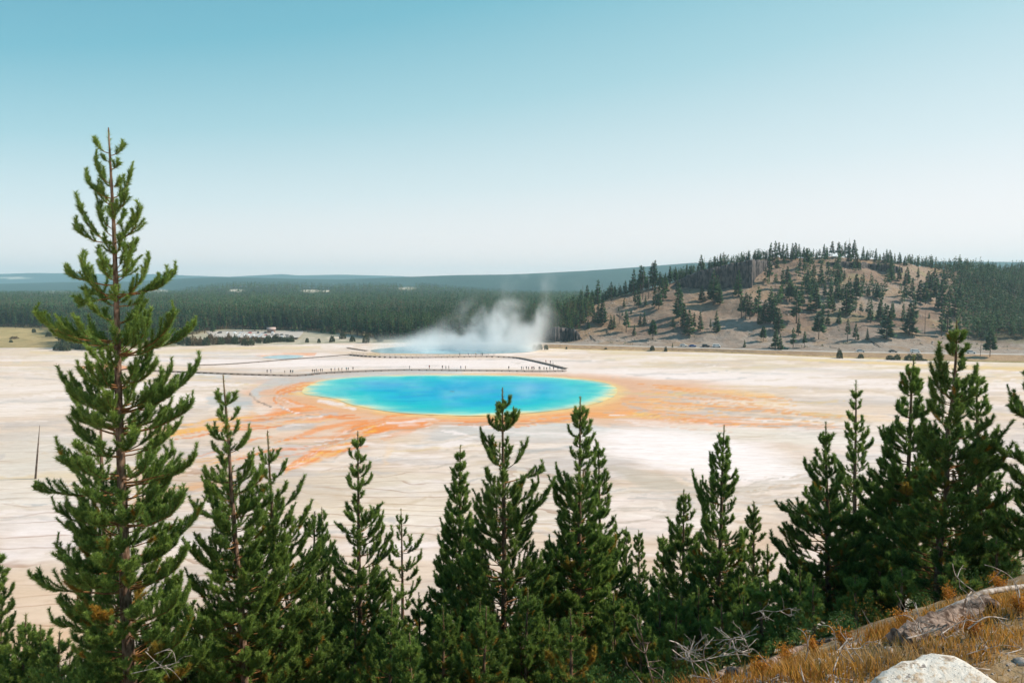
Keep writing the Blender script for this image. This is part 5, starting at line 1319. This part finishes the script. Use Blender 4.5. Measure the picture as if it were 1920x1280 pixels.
wv = .0042 * rr.uniform(.6, 1.4, n)
b0 = np.stack([gx, gy, gz_ - .01], 1); sx = np.stack([np.cos(a + 1.57), np.sin(a + 1.57), 0 * a], 1) * wv[:, None]
mid = b0 + np.stack([np.cos(a) * ln_ * .35, np.sin(a) * ln_ * .35, h * .6], 1); tipv = b0 + np.stack([np.cos(a) * ln_, np.sin(a) * ln_, h], 1)
V = np.stack([b0 - sx, b0 + sx, mid - sx * .8, mid + sx * .8, tipv], 1).reshape(-1, 3)
k = np.arange(n)[:, None] * 5
tone_ = np.repeat(np.clip(cl2 * 1.6 - .3 + rr.uniform(-.25, .25, n), 0, 1), 5); grn = np.repeat((rr.random(n) < .10) * rr.uniform(.3, .9, n), 5)
m, t = newmat('dry_grass')
c = t.mix(t.maprange(t.attr('tone'), 0, .5, smooth=False), (.44, .31, .165), (.53, .265, .045)); c = t.mix(t.maprange(t.attr('tone'), .55, 1, smooth=False), c, (.25, .085, .02)); c = t.mix(t.attr('green'), c, (.13, .15, .03))
p = t.principled(c, .7, .2); tr2 = t.n('ShaderNodeBsdfTranslucent'); t.t.links.new(c, tr2.inputs[0]); mx = t.n('ShaderNodeMixShader'); mx.inputs[0].default_value = .35
t.t.links.new(p.outputs[0], mx.inputs[1]); t.t.links.new(tr2.outputs[0], mx.inputs[2]); t.out(mx.outputs[0]); M['grass'] = m
g = link('dry_grass', mesh('dry_grass', V, [np.vstack([k + [[0, 1, 3, 2]]]), np.vstack([k + [[2, 3, 4]]])], [m], False, {'tone': tone_, 'green': grn})); tag(g, kind='stuff')
m, t = newmat('rust_leaves')
c = t.mix(t.attr('tone'), (.30, .11, .02), (.60, .27, .03)); p = t.principled(c, .6, .2)
tr2 = t.n('ShaderNodeBsdfTranslucent'); t.t.links.new(c, tr2.inputs[0]); mx = t.n('ShaderNodeMixShader'); mx.inputs[0].default_value = .35
t.t.links.new(p.outputs[0], mx.inputs[1]); t.t.links.new(tr2.outputs[0], mx.inputs[2]); t.out(mx.outputs[0]); M['rust'] = m
SHR = [(1472, 1242, .20, 'rusty orange dry plant at the crest left of the pale sticks'), (1425, 1264, .14, 'small orange dry plant beside the curled branch'), (1524, 1224, .18, 'yellow orange dry plant behind the thin arched twig'), (1578, 1210, .18, 'orange dry plant on the crest above the short pale log'), (1694, 1182, .20, 'orange dry plant on the crest left of the rotten log'),
       (1822, 1196, .20, 'dark rusty plant between the rotten log and the boulder'), (1775, 1132, .22, 'yellow orange plant behind the pale grey log'), (1870, 1110, .24, 'rusty plant by the right picture edge behind the log'), (1905, 1150, .2, 'golden dry plant at the right picture edge'), (1478, 1250, .12, 'low golden tuft by the grey stones')]
for i, (px, py, hh, lab) in enumerate(SHR):
    P = on_ledge(px, py); r = np.random.default_rng(300 + i)
    root = empty('dry_plant', tuple(P)); st = MB(); lv = []
    for q in range(14):
        a = r.uniform(0, 6.28); L = hh * r.uniform(.6, 1.1); tilt = r.uniform(.1, .7)
        e = np.array([math.cos(a) * L * tilt, math.sin(a) * L * tilt, L]); st.tube([(0, 0, -.02), e * .5 + r.normal(0, .008, 3), e], [.0025, .002, .001], 3)
        for w_ in range(34):
            f = r.uniform(.35, 1.05); c0 = e * f + r.normal(0, .018, 3); u = norm(r.normal(size=3)) * r.uniform(.008, .018); v = norm(np.cross(u, r.normal(size=3))) * .006
            lv.append([c0 - u, c0 + v, c0 + u, c0 - v])
    lv = np.array(lv).reshape(-1, 3); nn = len(lv) // 4
    link('stems', st.mesh('stems', [M['young_bark']]), root)
    link('leaves', mesh('leaves', lv, np.arange(nn * 4).reshape(nn, 4), [M['rust']], False, {'tone': np.repeat(np.clip(r.normal(.55 if i != 5 else .15, .25, nn), 0, 1), 4)}), root)
    tag(root, lab, 'plant', 'rusty dry plants on the ledge')

# ================================================================== boardwalks, people, cars, shrubs, steam, air
def boardwalk(pts, label, z=.55, width=2.2, gap=3.4, rail=False):
    P = np.array([[*gpt(px, py, z), z] for px, py in pts]); P = catmull(P, 6, False)
    seg = np.linalg.norm(np.diff(P, axis=0), axis=1); cum = np.concatenate([[0], np.cumsum(seg)]); Lt = cum[-1]
    root = empty('boardwalk', tuple(P[0] * [1, 1, 0])); o0 = P[0] * [1, 1, 0]; Q = P - o0
    T = np.gradient(Q, axis=0); T[:, 2] = 0; T = norm(T); Nn = np.stack([-T[:, 1], T[:, 0], 0 * T[:, 0]], 1) * width / 2
    rows = [Q - Nn, Q + Nn, Q + Nn - [0, 0, .16], Q - Nn - [0, 0, .16], Q - Nn]
    link('deck', mesh('deck', np.concatenate(rows), grid_faces(5, len(Q)), [M['deck']]), root)
    n = min(96, int(Lt / gap)); mb = MB(); mb.box((0, 0, -.42), (.13, width / 2 - .05, .42)); pm = mb.mesh('post', [M['deck']])
    for i in range(n):
        c = (i + .5) / n * Lt; q = np.array([np.interp(c, cum, Q[:, j]) for j in range(3)]); tx = np.array([np.interp(c, cum, T[:, j]) for j in range(3)])
        p = link('post', pm, root, (q[0], q[1], q[2] - .2)); p.rotation_euler = (0, 0, math.atan2(tx[1], tx[0]))
    if rail:
        mr = MB()
        mr.tube(Q - Nn + [0, 0, 1.0], .05, 4); mr.tube(Q - Nn + [0, 0, .55], .04, 4)
        for c in np.arange(1, Lt, 3.0):
            q = np.array([np.interp(c, cum, (Q - Nn)[:, j]) for j in range(3)]); mr.box(q + [0, 0, .5], (.05, .05, .5))
        link('railing', mr.mesh('railing', [M['deck']]), root)
    return tag(root, label, 'boardwalk', 'boardwalks across the flats')
boardwalk([(262, 692), (300, 694), (380, 697), (460, 700), (540, 702), (576, 701), (602, 698), (650, 695.5), (700, 693.5), (760, 692), (850, 692.5), (950, 693.5), (1010, 694.5), (1062, 694)], 'long low wooden boardwalk curving along the far rim of the blue pool')
boardwalk([(1061, 690), (1032, 682.5), (992, 673.5), (965, 669), (930, 667.5)], 'wooden boardwalk slanting from the crater lake down to the blue pool', gap=3.0)
boardwalk([(928, 667), (900, 666.5), (850, 667.5), (780, 668.5), (730, 668), (690, 666.5), (655, 663.5)], 'wooden boardwalk with a railing along the front of the steaming crater lake', .7, 2.2, 3.0, True)
boardwalk([(372, 683.5), (420, 682), (480, 678), (540, 673), (600, 668.5), (654, 664)], 'faint thin boardwalk crossing the white flats toward the crater lake', .35, 1.6, 5.0)
boardwalk([(652, 651), (668, 653.5), (688, 656.5)], 'short boardwalk before the forest at the left end of the crater lake', .5, 2.0, 3.0)

# ---- people: five body meshes grown from a skeleton, one continuous skin each
def person_mesh(seed, stance):
    sw, arm, female = stance
    J = [(0, 0, .94), (0, .01, 1.14), (0, 0, 1.34), (0, 0, 1.47), (0, -.015, 1.55), (0, -.02, 1.66),      # 0-5 pelvis..head
         (.17, 0, 1.40), (.23, .02 + arm[0] * .12, 1.13), (.22, -.02 - arm[0] * .22, .92), (-.17, 0, 1.40), (-.23, .02 + arm[1] * .12, 1.13), (-.22, -.02 - arm[1] * .22, .92),
         (.09, 0, .90), (.10, -sw * .16, .50), (.10, -sw * .22 + .02, .09), (.11, -sw * .22 - .13, .05), (-.09, 0, .90), (-.10, sw * .14, .50), (-.10, sw * .24 + .02, .09), (-.11, sw * .24 - .13, .05)]
    E = [(0, 1), (1, 2), (2, 3), (3, 4), (4, 5), (2, 6), (6, 7), (7, 8), (2, 9), (9, 10), (10, 11), (0, 12), (12, 13), (13, 14), (14, 15), (0, 16), (16, 17), (17, 18), (18, 19)]
    k = .9 if female else 1.0
    Rr = [(.155, .11), (.135 * k, .10), (.165 * k, .11), (.06, .06), (.075, .085), (.085, .10), (.065, .065), (.045, .045), (.032, .035), (.065, .065), (.045, .045), (.032, .035),
          (.09, .09), (.062, .062), (.045, .045), (.035, .03), (.09, .09), (.062, .062), (.045, .045), (.035, .03)]
    me = bpy.data.meshes.new('body'); me.from_pydata(J, E, []); o = bpy.data.objects.new('person_skeleton', me); COL.objects.link(o)
    sk = o.modifiers.new('skin', 'SKIN')
    if not me.skin_vertices:
        me.attributes.new  # layer is made by the modifier operator; fall back below
    try:
        bpy.context.view_layer.objects.active = o
    except Exception: pass
    return o, me, Rr
def make_person(seed, stance):
    import bmesh
    o, me, Rr = person_mesh(seed, stance)
    bm = bmesh.new(); bm.from_mesh(me); lay_ = bm.verts.layers.skin.verify()
    bm.verts.ensure_lookup_table()
    for i, v in enumerate(bm.verts):
        v[lay_].radius = Rr[i]; v[lay_].use_root = (i == 0)
    bm.to_mesh(me); bm.free()
    sb = o.modifiers.new('sub', 'SUBSURF'); sb.levels = 1; sb.render_levels = 1
    dg = bpy.context.evaluated_depsgraph_get(); dg.update()
    me2 = bpy.data.meshes.new_from_object(o.evaluated_get(dg)); me2.name = 'body'
    bpy.data.objects.remove(o); me2.materials.clear()
    for m_ in (M['cloth'], M['skin'], M['hair'], M['trousers']): me2.materials.append(m_)
    shorts = seed % 2 == 0
    for p in me2.polygons:
        x, y, z = p.center
        if z > 1.50: p.material_index = 2 if (z > 1.69 or y > .03) else 1
        elif abs(x) > .205 and z < 1.12: p.material_index = 1
        elif z < .93 and abs(x) < .2: p.material_index = 3 if (not shorts or z > .48 or z < .08) else 1
        elif z < .93: p.material_index = 1
        else: p.material_index = 0
        p.use_smooth = True
    return me2
BODIES = [make_person(i, s_) for i, s_ in enumerate([(.0, (0, 0), False), (1.0, (1, -1), False), (.3, (.9, .9), True), (-.9, (-1, 1), True), (.1, (1.6, .2), False)])]
CLOTH = {'dark': (.03, .03, .04), 'white': (.72, .70, .68), 'red': (.42, .05, .04), 'blue': (.05, .10, .28), 'grey': (.22, .22, .23), 'black': (.015, .015, .018), 'tan': (.40, .30, .20), 'teal': (.04, .20, .22)}
PPL = [('by the boardwalk behind the tallest pine', [(270, 688), (273, 687.5), (276, 688), (302, 690), (375, 692.5)]),
       ('on the left stretch of boardwalk', [(501, 699.5), (508, 699), (534, 700.8), (545, 700.4), (549, 700.2)]),
       ('in the tight group, pool left', [(586, 698.5), (589.5, 699), (593, 698), (596.5, 698.2), (601, 697.5), (604.5, 697.2)]),
       ('in the loose row, pool left', [(621, 696.6), (628, 696.3), (635, 696), (641, 695.8), (649.5, 695.3), (653, 695.2), (662, 694.6)]),
       ('behind the middle of the pool', [(768, 691.7), (805, 691.5), (829.5, 691.8), (836, 691.7), (841.5, 691.8), (864, 692), (873, 692)]),
       ('in the crowd, right boardwalk end', [(954, 693), (978, 693.3), (981, 693.6), (987, 693.3), (991, 693.5), (997, 693.4), (999.5, 693.8), (1002, 693.4), (1011, 693.8), (1013, 694)]),
       ('where the slanting boardwalk joins', [(1020, 693.8), (1025, 694.5), (1031, 693.8), (1038, 693.9), (1046, 693.8), (1054, 693.7)]),
       ('on the slanting boardwalk', [(1023.5, 680.5), (1032, 682.5), (1037, 684)]),
       ('on the railed boardwalk before the steam', [(862, 667), (878, 666.8), (892, 666.6), (902, 666.5), (904.5, 666.6)])]
ci = 0
for where, L in PPL:
    zz_ = .6 if 'railed' not in where else .75
    for i, (px, py) in enumerate(L):
        if 'bend' in where and i < 3: zq = .05
        else: zq = zz_ - .05
        x, y = gpt(px, py, zq)
        cn = ['dark', 'grey', 'red', 'black', 'white', 'dark', 'blue', 'tan', 'black', 'teal', 'dark'][ci % 11]
        o = link('person', BODIES[ci % 5], None, (float(x), float(y), zq)); ci += 1
        o.rotation_euler = (0, 0, rnd.uniform(-1.2, 1.2) if rnd.random() < .6 else rnd.uniform(0, 6.28)); s_ = rnd.uniform(.94, 1.08); o.scale = (s_ * 1.1, s_ * 1.1, s_); o.color = (*CLOTH[cn], 1)
        tag(o, f"person in {cn} top {where}, {ordinal(i, len(L))}", 'person', 'visitors on the boardwalks')

# ---- cars
def car_meshes(kind):
    """side outline extruded; returns body, windows, wheel meshes (length along x)"""
    if kind == 'van':   prof = [(-2.4, .35), (2.35, .35), (2.42, .85), (1.75, 1.15), (1.35, 1.85), (-2.2, 1.95), (-2.42, 1.2)]; win = [(-2.0, 1.2), (1.55, 1.2), (1.28, 1.72), (-2.0, 1.78)]; wdt = .95; L = 2.4
    elif kind == 'suv': prof = [(-2.25, .38), (2.2, .38), (2.28, .90), (1.05, 1.08), (.45, 1.70), (-1.9, 1.72), (-2.26, 1.05)]; win = [(-1.85, 1.10), (.90, 1.10), (.42, 1.58), (-1.75, 1.60)]; wdt = .92; L = 2.2
    else:               prof = [(-2.2, .30), (2.15, .30), (2.25, .70), (1.05, .92), (.35, 1.40), (-1.15, 1.42), (-1.85, .98), (-2.25, .92)]; win = [(-1.55, .98), (.92, .98), (.30, 1.32), (-1.10, 1.34)]; wdt = .88; L = 2.2
    def extr(pr, w0, w1, zt):
        pr = np.array(pr); n = len(pr); f = np.clip((pr[:, 1] - .9) / .8, 0, 1); hw = w0 + (w1 - w0) * f
        V = np.concatenate([np.stack([pr[:, 0], -hw, pr[:, 1]], 1), np.stack([pr[:, 0], hw, pr[:, 1]], 1)])
        q = [[i, (i + 1) % n, n + (i + 1) % n, n + i] for i in range(n)]
        return V, q, n
    import bmesh
    def solid(name, pr, w0, w1, mats, bev):
        V, q, n = extr(pr, w0, w1, 0); bm = bmesh.new(); vs = [bm.verts.new(v) for v in V]
        for f in q: bm.faces.new([vs[i] for i in f][::-1])
        bm.faces.new([vs[i] for i in range(n)]); bm.faces.new([vs[n + i] for i in range(n)][::-1])
        bmesh.ops.recalc_face_normals(bm, faces=bm.faces)
        if bev: bmesh.ops.bevel(bm, geom=list(bm.edges), offset=bev, segments=2, affect='EDGES')
        me = bpy.data.meshes.new(name); bm.to_mesh(me); bm.free()
        for m_ in mats: me.materials.append(m_)
        return me
    body = solid('body', prof, wdt, wdt * .82, [M['paint']], .07)
    side = solid('side_window', win, wdt + .012, wdt * .82 + .02, [M['glass']], 0)
    mw = MB(); mw.tube([(0, -.1, 0), (0, .1, 0)], .34, 14); wheel = mw.mesh('wheel', [M['tyre']])
    return body, side, wheel, wdt, L
CARS = {k: car_meshes(k) for k in ('van', 'suv', 'sedan')}
PAINT = {'white': (.78, .78, .78), 'silver': (.50, .52, .54), 'black': (.02, .02, .022), 'blue': (.03, .12, .38), 'teal': (.02, .16, .15), 'dark grey': (.07, .075, .08), 'red': (.35, .03, .03), 'pale blue': (.35, .48, .58)}
def car(kind, paint, x, y, z, rz, label, group):
    body, side, wheel, wdt, L = CARS[kind]
    root = empty('parked_car', (x, y, z), rz)
    b = link('body', body, root); b.color = (*PAINT[paint], 1); link('windows', side, root)
    for sx in (-1, 1):
        for sy in (-1, 1): link('wheel', wheel, root, (sx * L * .64, sy * (wdt - .08), .34))
    return tag(root, label, 'car' if kind != 'van' else 'van', group)
ROADCARS = [(1283, 'suv', 'white', 'white car, leftmost of the four vehicles parked below the hill'), (1300, 'sedan', 'blue', 'blue car parked by the road below the bare hill'), (1325, 'suv', 'black', 'black car parked by the road between the blue car and white van'), (1345, 'van', 'white', 'white van at the right end of the four parked roadside vehicles'),
            (1473, 'sedan', 'teal', 'dark teal car half hidden by roadside pines at the hill foot'), (1616, 'sedan', 'silver', 'silver white car on the road just right of the small round conifer'), (1677, 'sedan', 'dark grey', 'dark grey car on the road above the riverside bushes'), (1719, 'van', 'white', 'long white van on the road right of the dark car'), (1824, 'suv', 'white', 'white car beside the spreading roadside pine')]
for px, kd, pc, lab in ROADCARS:
    yr = float(hill_profile(np.array([px]))[1][0]); off = 8.6 if px < 1560 else 4.2
    y = yr + off; x = (px - 960) / F * y
    z = float(hill_z(np.array([float(px)]), np.array([y]))[0]) + (.0 if off > 7 else .06)
    car(kd, pc, x, y, z, rnd.uniform(-.08, .08) - .35, lab, 'cars along the road')
rows_ = [(-0.0, 505.0, 'front row'), (1, 525.0, 'middle row'), (2, 548.0, 'back row')]
for r_i, (_, dd_, rn) in enumerate(rows_):
    xs = np.linspace(448, 538, 10) if r_i < 2 else np.linspace(410, 512, 8)
    for i, px in enumerate(xs):
        d = dd_ + rnd.uniform(-2, 2); px = px + rnd.uniform(-2, 2); x = (px - 960) / F * d
        pc = rnd.choice(['white', 'white', 'silver', 'pale blue', 'dark grey', 'white', 'silver', 'black', 'red']); kd = rnd.choice(['suv', 'sedan', 'suv', 'van'])
        car(kd, pc, x, d, float(far_z(px, d)) + .05, rnd.choice([1.57, -1.57]) + rnd.uniform(-.5, .5), f"{pc} {'van' if kd == 'van' else 'car'}, {rn} of the forest car park, {ordinal(i, len(xs))}", 'cars in the car park')
# car park surface and the little hut
mb = MB(); cp_ = np.array([((px - 960) / F * d, d, 0) for px, d in ((400, 496), (560, 496), (570, 575), (385, 575))])
hz = [float(far_z(960 + F * p[0] / p[1], p[1])) + .03 for p in cp_]; cp_[:, 2] = max(hz)
mb.add(cp_, [[0, 1, 2, 3]]); tag(link('parking_area', mb.mesh('parking_area', [M['asphalt']])), kind='structure')
hd = 552.0; hx = (508 - 960) / F * hd; hut = empty('toilet_hut', (hx, hd, float(far_z(508, hd))), .3)
M['hutwall'] = simple('brown_boards', (.30, .19, .15), (.38, .25, .20), 4, .9, .1); M['hutroof'] = simple('pinkish_roof', (.44, .33, .30), (.52, .40, .36), 3, .8, .1)
mb = MB(); mb.box((0, 0, 1.5), (3, 2.2, 1.5)); link('wall', mb.mesh('wall', [M['hutwall']]), hut)
V = np.array([[-3.5, -2.8, 2.95], [3.5, -2.8, 2.95], [3.5, 2.8, 2.95], [-3.5, 2.8, 2.95], [-3.5, 0, 5.0], [3.5, 0, 5.0]]); mb = MB(); mb.add(V, [[0, 1, 5, 4], [2, 3, 4, 5], [3, 2, 1, 0]], [[0, 4, 3], [1, 2, 5]]); link('roof', mb.mesh('roof', [M['hutroof']]), hut)
mb = MB(); mb.box((.8, -2.22, 1.05), (.5, .03, 1.05)); link('door', mb.mesh('door', [M['trousers']]), hut)
tag(hut, 'small brown hut with a pinkish pitched roof behind the parked cars', 'hut')

# ---- shrubs
M['shrub'] = foliage_mat('shrub_leaves', ((.028, .050, .022), (.075, .085, .030)), (.22, .12, .06), .15, .5)
def shrub_mesh(seed, n=420, dead=.0):
    r = np.random.default_rng(seed); u = norm(r.normal(size=(n, 3))); u[:, 2] = np.abs(u[:, 2])
    lob = .62 + .5 * fbm(u[:, 0] * 2.2 + seed, u[:, 1] * 2.2 + u[:, 2] * 2, 3, seed)
    P = u * (lob * r.uniform(.45, 1.08, n) ** .6)[:, None]; a = norm(r.normal(size=(n, 3))) * r.uniform(.06, .15, n)[:, None]; b = norm(np.cross(a, r.normal(size=(n, 3)))) * .07
    V = np.stack([P - a, P + b, P + a + [0, 0, .05], P - b], 1).reshape(-1, 3); i = np.arange(4 * n).reshape(n, 4)
    st = MB()
    for k in range(7):
        e = norm(np.array([r.normal(), r.normal(), 1.2])) * .6; st.tube([(0, 0, -.05), e], [.035, .01], 4)
    return mesh('foliage', V, i, [M['shrub']], False, {'tint': np.repeat(r.uniform(0, 1, n), 4), 'dead': np.repeat(np.clip(r.normal(dead, .25, n), 0, 1) if dead else np.zeros(n), 4)}), st.mesh('stems', [M['far_bark']])
SHV = [shrub_mesh(i) for i in range(4)]; SHD = [shrub_mesh(10 + i, 300, .55) for i in range(3)]
def shrub(px, py, wpx, hpx, v, label, group='bushes by the river and flats', z=None, ref=None, dry=False):
    if ref is None:
        if z is None: x, d, z_ = hill_at(px, py)
        else: x, d = [float(q) for q in gpt(px, py, z)]; z_ = z
    else: x, d, z_ = ref
    root = empty('bush', (x, d, z_), rnd.uniform(0, 6)); fo, st = (SHD if dry else SHV)[v % (3 if dry else 4)]
    s_ = d / F; root.scale = (wpx * .5 * s_ / .95, wpx * .5 * s_ / .95, hpx * s_ / 1.0)
    link('foliage', fo, root); link('stems', st, root)
    return tag(root, label, 'bush', group)
shrub(1574, 678, 13, 21, 0, 'upright egg shaped conifer bush standing alone on the river bank'); shrub(1614, 671, 12, 9, 1, 'small round bush just below the road'); shrub(1223, 657, 10, 11, 2, 'dark bush on the embankment left of the parked cars'); shrub(1248, 659, 7, 10, 3, 'small pointed bush on the embankment nearest the white car')
shrub(1136, 655, 6, 4, 0, 'tiny dark bush on the embankment far left of the cars'); shrub(1062, 655, 4, 6, 1, 'tiny bush on the bank right of the steam')
shrub(1668, 678, 16, 12, 2, 'low dark bush on the river bank, left one of the close pair'); shrub(1682, 678, 15, 14, 1, 'low dark bush on the river bank, right one of the close pair'); shrub(1705, 679, 20, 15, 0, 'wide dark bush on the river bank behind a pine tip'); shrub(1722, 683, 18, 16, 3, 'tallest dark bush of the river bank cluster'); shrub(1733, 685, 12, 6, 2, 'low dark bush at the right end of the river bank cluster')
for i, (px, w_, h_) in enumerate([(1003, 14, 10), (1012, 12, 12), (1024, 10, 11)]):
    shrub(px, 655, w_, h_, i, ['olive bush close against the right side of the steam', 'olive bush between two others right of the steam', 'olive bush farthest from the steam on the bank edge'][i], z=.3)
# thicket of reddish and green bushes before the car park, and the dark thicket behind the tallest pine
xs = np.arange(328, 552, 5.6)
for i, px in enumerate(xs):
    d = 452 + rnd.uniform(-6, 14) + (16 if px > 470 else 0); p = px + rnd.uniform(-2, 2); dry = (rnd.random() < .6) and px < 500
    hh = rnd.uniform(11, 20) * (1.1 if 395 < px < 445 else 1) * (.8 if px > 470 else 1)
    shrub(p, 0, rnd.uniform(11, 17), hh, i, f"{'reddish bare' if dry else 'green'} bush before the car park, {'left part' if i < 14 else 'middle' if i < 27 else 'right part'}, {ordinal(i if i < 14 else i - 14 if i < 27 else i - 27, 14 if i < 14 else 13 if i < 27 else len(xs) - 27)}", 'thicket before the car park', None, ((p - 960) / F * d, d, float(far_z(p, d)) - .1), dry)
xs = np.arange(106, 206, 7.5)
for i, px in enumerate(xs):
    d = 412 + rnd.uniform(-4, 14); p = px + rnd.uniform(-2, 2)
    shrub(p, 0, rnd.uniform(13, 19), rnd.uniform(13, 22), i, f"dark low bush in the thicket behind the tallest pine, {ordinal(i, len(xs))}", 'dark thicket at the meadow corner', None, ((p - 960) / F * d, d, .1), False)
for i, (px, d, w_, h_) in enumerate([(18, 470, 7, 6), (24, 500, 16, 6), (62, 560, 8, 9), (90, 520, 12, 12)]):
    shrub(px, 0, w_, h_, i, ['small dark bush low on the yellow meadow', 'grey brown low bush on the yellow meadow', 'small dark bush near the back of the yellow meadow', 'dark bush at the right corner of the yellow meadow'][i], 'bushes on the meadow', None, ((px - 960) / F * d, d, float(far_z(px, d))), i == 1)
for i, (px, d, w_, h_) in enumerate([(575, 470, 8, 10), (597, 468, 7, 9), (622, 474, 12, 14), (660, 478, 12, 12), (686, 470, 16, 18), (642, 500, 14, 14), (712, 478, 14, 12)]):
    shrub(px, 0, w_, h_, i, f"green bush on the pale bank before the forest, {ordinal(i, 7)}", 'bushes on the pale bank', None, ((px - 960) / F * d, d, float(far_z(px, d))))

# ---- the leaning bare pole on the left flats
a = gpt(66, 897, 0); d = float(a[1]); tp = dpt(74.5, 797, d); st = MB()
st.tube([(0, 0, -.4), ((tp[0] - a[0]) * .5 + .03, 0, tp[2] * .5), (tp[0] - a[0], 0, tp[2])], [.20, .15, .04], 7)
o = link('dead_pole', st.mesh('dead_pole', [M['trousers'] if False else M['far_bark']], True), None, (float(a[0]), d, 0)); tag(o, 'lone thin bare pole standing on the pale flats at the left edge', 'dead tree')

# ---- fallen trunks on the hill
for i, (x0, y0, x1, y1, lab) in enumerate([(1586, 598, 1602, 591, 'white fallen trunk lying on the middle of the bare slope'), (1633, 641, 1651, 652, 'grey fallen trunk pointing down the gravel at the hill foot'), (1580, 510, 1587, 504, 'white fallen trunk below the hilltop rocks'), (1156, 590, 1171, 600, 'long fallen trunk on the left slope of the hill'), (1106, 630, 1117, 640, 'thin fallen trunk on the grey scree'), (1182, 588, 1188, 583, 'short pale fallen trunk on the left slope'), (1138, 620, 1143, 629, 'short dark fallen trunk at the top of the scree')]):
    A_ = np.array(hill_at(x0, y0)); B_ = np.array(hill_at(x1, y1)); mb = MB(); mb.tube([A_ + [0, 0, .35], (A_ + B_) / 2 + [0, 0, .5], B_ + [0, 0, .35]], [.32, .26, .15], 7)
    tag(link('fallen_log', mb.mesh('fallen_log', [M['dead_wood'] if 'white' in lab or 'pale' in lab else M['far_bark']], True)), lab, 'fallen trunk', 'fallen trunks on the hill')

# ---- steam over the crater lake
def steam(name, cx, cy, hx, hy, hz, build):
    mb = MB(); mb.box((0, 0, hz), (hx, hy, hz))
    m, t = newmat(name); tc = t.n('ShaderNodeTexCoord'); sx = t.n('ShaderNodeSeparateXYZ'); t.l(tc, 'Object', sx, 0)
    dens = build(t, sx.outputs[0], sx.outputs[1], sx.outputs[2])
    v = t.n('ShaderNodeVolumePrincipled'); v.inputs['Color'].default_value = (1, 1, 1, 1); v.inputs['Anisotropy'].default_value = .2
    t.t.links.new(dens, v.inputs['Density']); t.out(v.outputs[0], True)
    o = link(name, mb.mesh(name, [m]), None, (cx, cy, .15)); tag(o, kind='stuff'); return o
def plume(t, x, y, z):
    big = t.noise(.022, 3, .5, stretch=(1, 1, .8)); xs = t.math('ADD', x, t.math('MULTIPLY', t.math('SUBTRACT', big, .5), 46))
    xl = t.math('ADD', -52, t.math('MULTIPLY', z, 1.45)); xr = t.math('ADD', 30, t.math('MULTIPLY', z, .42))
    L = t.maprange(t.math('SUBTRACT', xs, xl), -14, 30); Rr = t.maprange(t.math('SUBTRACT', xr, xs), -12, 40)
    yy = t.maprange(t.math('ABSOLUTE', y), 22, 6)
    nz = t.noise(.055, 4, .52, stretch=(1.0, 1, .85), dist=.35)
    fall = t.maprange(z, 4, 60, 1.0, 0.0, False)
    thr = t.math('ADD', .38, t.math('MULTIPLY', t.math('SUBTRACT', 1, fall), .16))
    n_ = t.maprange(t.math('SUBTRACT', nz, thr), 0.0, .30)
    q = t.math('MULTIPLY', t.math('MULTIPLY', L, Rr), t.math('MULTIPLY', yy, n_))
    q = t.math('MULTIPLY', q, t.math('MULTIPLY', t.math('POWER', fall, .9), .21))
    low = t.math('MULTIPLY', t.maprange(z, 11, 0), t.math('MULTIPLY', t.maprange(x, -80, -36), t.maprange(x, 34, 18)))      # sheet of vapour on the water
    low = t.math('MULTIPLY', t.math('MULTIPLY', low, yy), t.math('MULTIPLY', t.maprange(nz, .30, .6), .085))
    return t.math('ADD', q, low)
steam('steam', -14, 412, 88, 24, 34, plume)
def wisps(t, x, y, z):
    n_ = t.maprange(t.noise(.06, 5, .6, stretch=(1, 1, 1.5), dist=.6), .46, .72)
    e = t.maprange(t.math('ADD', t.math('POWER', t.math('DIVIDE', x, 54), 2), t.math('POWER', t.math('DIVIDE', y, 46), 2)), 1.0, .55)
    return t.math('MULTIPLY', t.math('MULTIPLY', n_, e), t.math('MULTIPLY', t.maprange(z, 7, 0), .022))
c0 = pool_w.mean(0); steam('pool_steam', float(c0[0]), float(c0[1]), 56, 48, 3.6, wisps)

# ---- the air: pale haze over the whole valley
mb = MB(); mb.box((0, 4800, 200), (14500, 6400, 202)); m, t = newmat('haze')
v = t.n('ShaderNodeVolumePrincipled'); v.inputs['Color'].default_value = (.56, .86, 1.0, 1); v.inputs['Density'].default_value = 1.05e-4; v.inputs['Anisotropy'].default_value = .1
t.out(v.outputs[0], True); tag(link('haze', mb.mesh('haze', [m])), kind='stuff')
